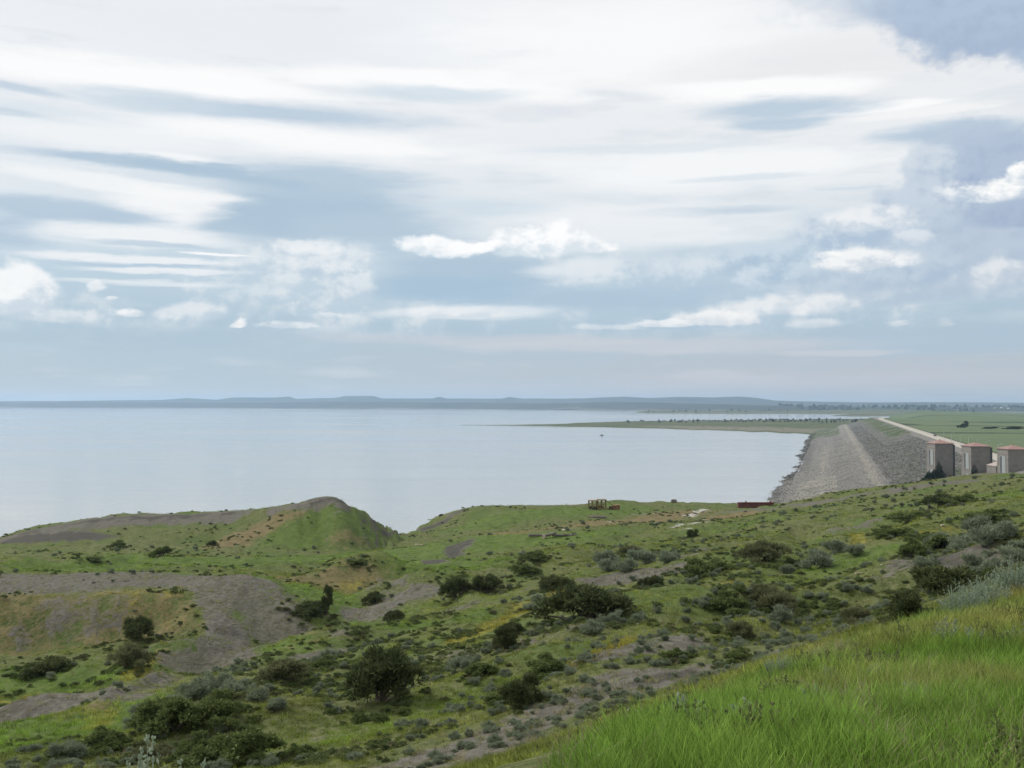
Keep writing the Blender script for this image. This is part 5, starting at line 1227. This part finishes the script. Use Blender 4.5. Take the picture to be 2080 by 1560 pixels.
MB().box(R(1213), R(1231), -1.0, 1.0, Zp(1016), Zp(1014.2)).build('cab_roof', YEL, t_)
MB().box(R(1203), R(1214), -.85, .85, Zp(1026), Zp(1024.8)).build('side_rail', YEL, t_); MB().box(R(1214), R(1230), -.85, .85, Zp(1025), Zp(1023.6)).build('side_rail', YEL, t_)
for s in (-.6, .6): MB().tube((R(1231), s, Zp(1016)), (R(1246), s, Zp(1028)), .08, .08, 6).build('brace', YEL, t_)
MB().box(R(1213), R(1226), -.55, .55, Zp(1031), Zp(1027.5)).build('engine', ORG, t_, .04)
MB().box(R(1243), R(1258), -1.0, 1.0, Zp(1034.5), Zp(1026)).build('bucket', ORG, t_, .05); MB().box(R(1251), R(1259), -.7, .7, Zp(1028), Zp(1025)).build('bucket_lip', YEL, t_)
MB().tube((R(1244), .2, Zp(1028)), (R(1239), .2, Zp(1021)), .06, .05, 6).build('lever', YEL, t_)
for px in (1200, 1208, 1240):
    for s in (-.95, .95):
        wh = MB().tube((R(px), s - .18, .42), (R(px), s + .18, .42), .45, .45, 16).build('wheel', TYRE, t_); MB().tube((R(px), s - .2, .42), (R(px), s + .2, .42), .18, .18, 10).build('hub', YEL, wh)

# red sections beside it
x_, y_, z_ = ground_at(1535, 1031.5); u_ = y_ / FPX
names = ('left', 'middle', 'right')
for i in range(3):
    cx_ = x_ + (-24.5 + 24.5 * i) * u_
    zg = z_ - .1
    t_ = empty('red_barrier', (cx_, y_, zg), .02, label='rust-red steel barrier section lying on the mesa, %s of three' % names[i], category='barrier', group='red barrier sections on the mesa')
    hw = 11.9 * u_; hh = 10.5 * u_
    MB().box(-hw, hw, -.45, .45, .05, hh).build('body', RED, t_, .06)
    for q in range(6):
        xx = -hw + (q + .5) * 2 * hw / 6; MB().box(xx - .09, xx + .09, -.58, -.44, .08, hh - .05).build('rib', RED, t_)
    MB().box(-hw - .02, hw + .02, -.62, .62, hh, hh + .12).build('top_rail', RED, t_); MB().box(-hw - .02, hw + .02, -.66, -.4, .28 * hh, .40 * hh).build('side_rail', RED, t_)
    if i != 1: MB().tube((hw * .4, 0, hh + .1), (hw * .4, 0, hh + .45), .22, .16, 10).build('hatch', RED, t_)

# weathered timber
WOOD = plain('weathered_wood', (0.17, 0.15, 0.13), .95, .3, 1.5, .1); WOODP = plain('pale_wood', (0.50, 0.42, 0.32), .9, .2, 2.0, .1); ROCKP = plain('pale_rock', (0.46, 0.43, 0.39), .9, .2, 2.0, .1)
def log(px, py, lpx, thick, ang, label, mat, group, dmin=14, tilt=0.0):
    x_, y_, z_ = ground_at(px, py, dmin); L_ = lpx * y_ / FPX / 2; mb = MB(); g = random.Random(int(px * 7 + py)); n = 6
    prev = None
    for i in range(n):
        a = Vector((-L_ + 2 * L_ * i / n, g.uniform(-.04, .04) * L_, thick * .9 + tilt * i / n)); b = Vector((-L_ + 2 * L_ * (i + 1) / n, g.uniform(-.04, .04) * L_, thick * .9 + tilt * (i + 1) / n))
        if prev is not None: a = prev
        mb.tube(a, b, thick * (1 - .06 * i), thick * (1 - .06 * (i + 1)), 9); prev = b
    mb.tube((L_ * .1, 0, thick), (L_ * .25, -thick * 1.8, thick * 2.2), thick * .35, thick * .15, 7)
    o = mb.build('driftwood_log', mat, None); o.location = (x_, y_, z_); o.rotation_euler = (0, 0, ang); o['label'] = label; o['category'] = 'log'
    if group: o['group'] = group
log(1090, 1090, 34, .26, .1, 'dark log at the left end of the driftwood row on the mesa', WOOD, 'driftwood on the mesa'); log(1116, 1093, 30, .30, -.5, 'thick broken log in the middle of the driftwood row', WOOD, 'driftwood on the mesa', tilt=.7)
log(1142, 1090, 40, .25, -.05, 'dark log right of the thick broken log', WOOD, 'driftwood on the mesa'); log(1160, 1088, 26, .2, .25, 'short log at the right end of the driftwood row', WOOD, 'driftwood on the mesa')
log(1106, 1094, 10, .35, 1.2, 'pale stump end beside the thick broken log', WOODP, 'driftwood on the mesa'); log(1213, 1053, 36, .30, 0, 'long grey log lying in the grass below the yellow machine', WOOD, None); log(1216, 1051, 30, .25, .05, 'grey log just behind the long grey log', WOOD, None)
log(1745, 1166, 20, .05, .3, 'small pale branch lying in the grass of the right slope', WOODP, None); log(850, 1108, 16, .16, .2, 'pale log near the notch between the bluffs', WOODP, None); log(1915, 1069, 9, .10, .4, 'short pale log in the grass below the gravel track', WOODP, None)
def small_rock(px, py, wpx, label):
    x_, y_, z_ = ground_at(px, py, 14); o = link('rock', stone_mesh('rock', int(px), ROCKP, 2)); s = wpx * y_ / FPX; o.location = (x_, y_, z_ + s * .15); o.scale = (s, s * .8, s * .7); o['label'] = label; o['category'] = 'rock'
small_rock(1985, 1135, 9, 'white stone on the bare bank at right'); small_rock(1790, 1148, 5, 'little pale stone on the right slope')
# small huts on the mesa's edge
x_, y_, z_ = ground_at(1369, 1019.5); t_ = empty('stone_block', (x_, y_, z_ - .05), label='dark flat block on the mesa skyline between machine and red barrier', category='block')
MB().box(-.8, .8, -.5, .5, 0, .55).build('base', WOOD, t_, .05); MB().box(-.6, .6, -.4, .4, .55, .75).build('cap', WOOD, t_, .03)

# ------------------------------------------------------------------ trees on the peninsula and the far shore
from mathutils.bvhtree import BVHTree
def drop(name, x_, y_):
    if name not in drop.c:
        m_ = bpy.data.objects[name].data; n_v = len(m_.vertices); co = np.empty(n_v * 3); m_.vertices.foreach_get('co', co)
        drop.c[name] = BVHTree.FromPolygons(co.reshape(-1, 3).tolist(), [tuple(p.vertices) for p in m_.polygons])
    h = drop.c[name].ray_cast(Vector((x_, y_, 500)), Vector((0, 0, -1)))
    return h[0].z if h[0] is not None else None
drop.c = {}
FT = []
for i in range(4):
    c_, r_ = clump_layout(700 + i, 12, 1.0, .5, .32); me = spray_mesh('far_tree', c_, r_ * 1.1, 34, .16, .07, .2, 700 + i, .5, 1.2); me.materials.append(M_FTREE); FT.append(me)
P_ = []; s_ = []
for i in range(1180):
    if i < 620:
        px = rng.uniform(1275, 1790); d = rng.uniform(2350, 2950); nm = 'peninsula'; h = rng.uniform(1.2, 4.2)
        if rng.random() < .4: continue
        if px < 1330 and rng.random() < .5: continue
    elif i < 720: px = rng.uniform(1290, 1800); d = rng.uniform(2200, 2500); nm = 'peninsula'; h = rng.uniform(.6, 1.3)
    elif i < 760: px = rng.uniform(1300, 1600); d = rng.uniform(4700, 5300); nm = 'far_spit'; h = rng.uniform(4, 8)
    else: px = 1580 + 620 * rng.random(); d = rng.uniform(5150, 7600); nm = 'far_hills'; h = rng.uniform(8, 17)
    x_ = (px - CX) / FPX * d
    if nm == 'far_hills' and vnoise(np.array([x_ / 260.]), np.array([d / 700.]), 9)[0] < .42: continue
    z_ = drop(nm, x_, d)
    if z_ is None or z_ < .2: continue
    P_.append((x_, d, z_ - .3)); s_.append((h * rng.uniform(.8, 1.6), h * rng.uniform(.8, 1.6), h))
n = len(P_)
scatter('far_trees', np.array(P_), np.array(s_), rng.uniform(0, 6.28, n), rng.integers(0, 4, n), FT, kind='stuff', label='distant trees along the peninsula and the far shore', category='trees')
for i, (px, py, h, wd_, lb) in enumerate([(1963, 867, 6.5, 8, 'round dark tree standing alone in the green meadow'), (1951, 869, 2.5, 9, 'low hedge left of the lone meadow tree'), (2012, 871, 2.2, 16, 'low dark hedge right of the lone meadow tree'), (2062, 872, 2.2, 22, 'long low hedge at the right edge of the meadow')]):
    d = 1500.0
    for _ in range(6):
        z_ = drop('meadow', (px - CX) / FPX * d, d); d = (EYE - (z_ if z_ is not None else 10)) * FPX / (py - 818)
    x_ = (px - CX) / FPX * d; z_ = drop('meadow', x_, d) or 10.0
    t_ = empty('meadow_tree', (x_, d, z_), label=lb, category='tree'); c_ = link('crown', FT[i % 4], None, t_); c_.scale = (wd_, wd_ * .6, h); MB().tube((0, 0, -.4), (0, 0, h * .5), .25, .15, 7).build('trunk', M_BARK, t_)
# houses on the far shore at right
for i, (px, d, w_, lb, col_) in enumerate([(1941, 5450, 16, 'lone white house among the trees on the far right shore', WHITE), (2020, 5600, 12, 'leftmost pale house of the far right village', TRIM), (2034, 5750, 16, 'second pale house of the far right village', WHITE), (2048, 5650, 14, 'rightmost pale house of the far right village', WHITE), (1966, 5600, 11, 'grey house between the lone white house and the village', TRIM)]):
    x_ = (px - CX) / FPX * d; z_ = drop('far_hills', x_, d) or 10
    t_ = empty('farm_house', (x_, d, z_), .2 * i, label=lb, category='house', group='houses on the far right shore')
    MB().box(-w_ / 2, w_ / 2, -4, 4, -2, 5).build('wall', col_, t_); mb = MB(); q = w_ / 2 + .5
    mb.add([(-q, -4.6, 5), (q, -4.6, 5), (q, 4.6, 5), (-q, 4.6, 5), (-q, 0, 8), (q, 0, 8)], [(0, 1, 5, 4), (2, 3, 4, 5), (0, 4, 3), (1, 2, 5), (3, 2, 1, 0)]); mb.build('roof', TRIM, t_)

# ------------------------------------------------------------------ haze over the lake
HZ = bpy.data.materials.new('haze'); HZ.use_nodes = True; k = NT(HZ.node_tree); k.n.clear()
pv = k.new('ShaderNodeVolumePrincipled'); pv.inputs['Density'].default_value = 7.0e-5; pv.inputs['Color'].default_value = (0.55, 0.75, 0.99, 1); pv.inputs['Anisotropy'].default_value = 0.2
o_ = k.new('ShaderNodeOutputMaterial'); k.l.new(pv.outputs[0], o_.inputs['Volume'])
MB().box(-21000, 21000, -1200, 16500, -12, 150).build('haze', HZ, None, kind='stuff')
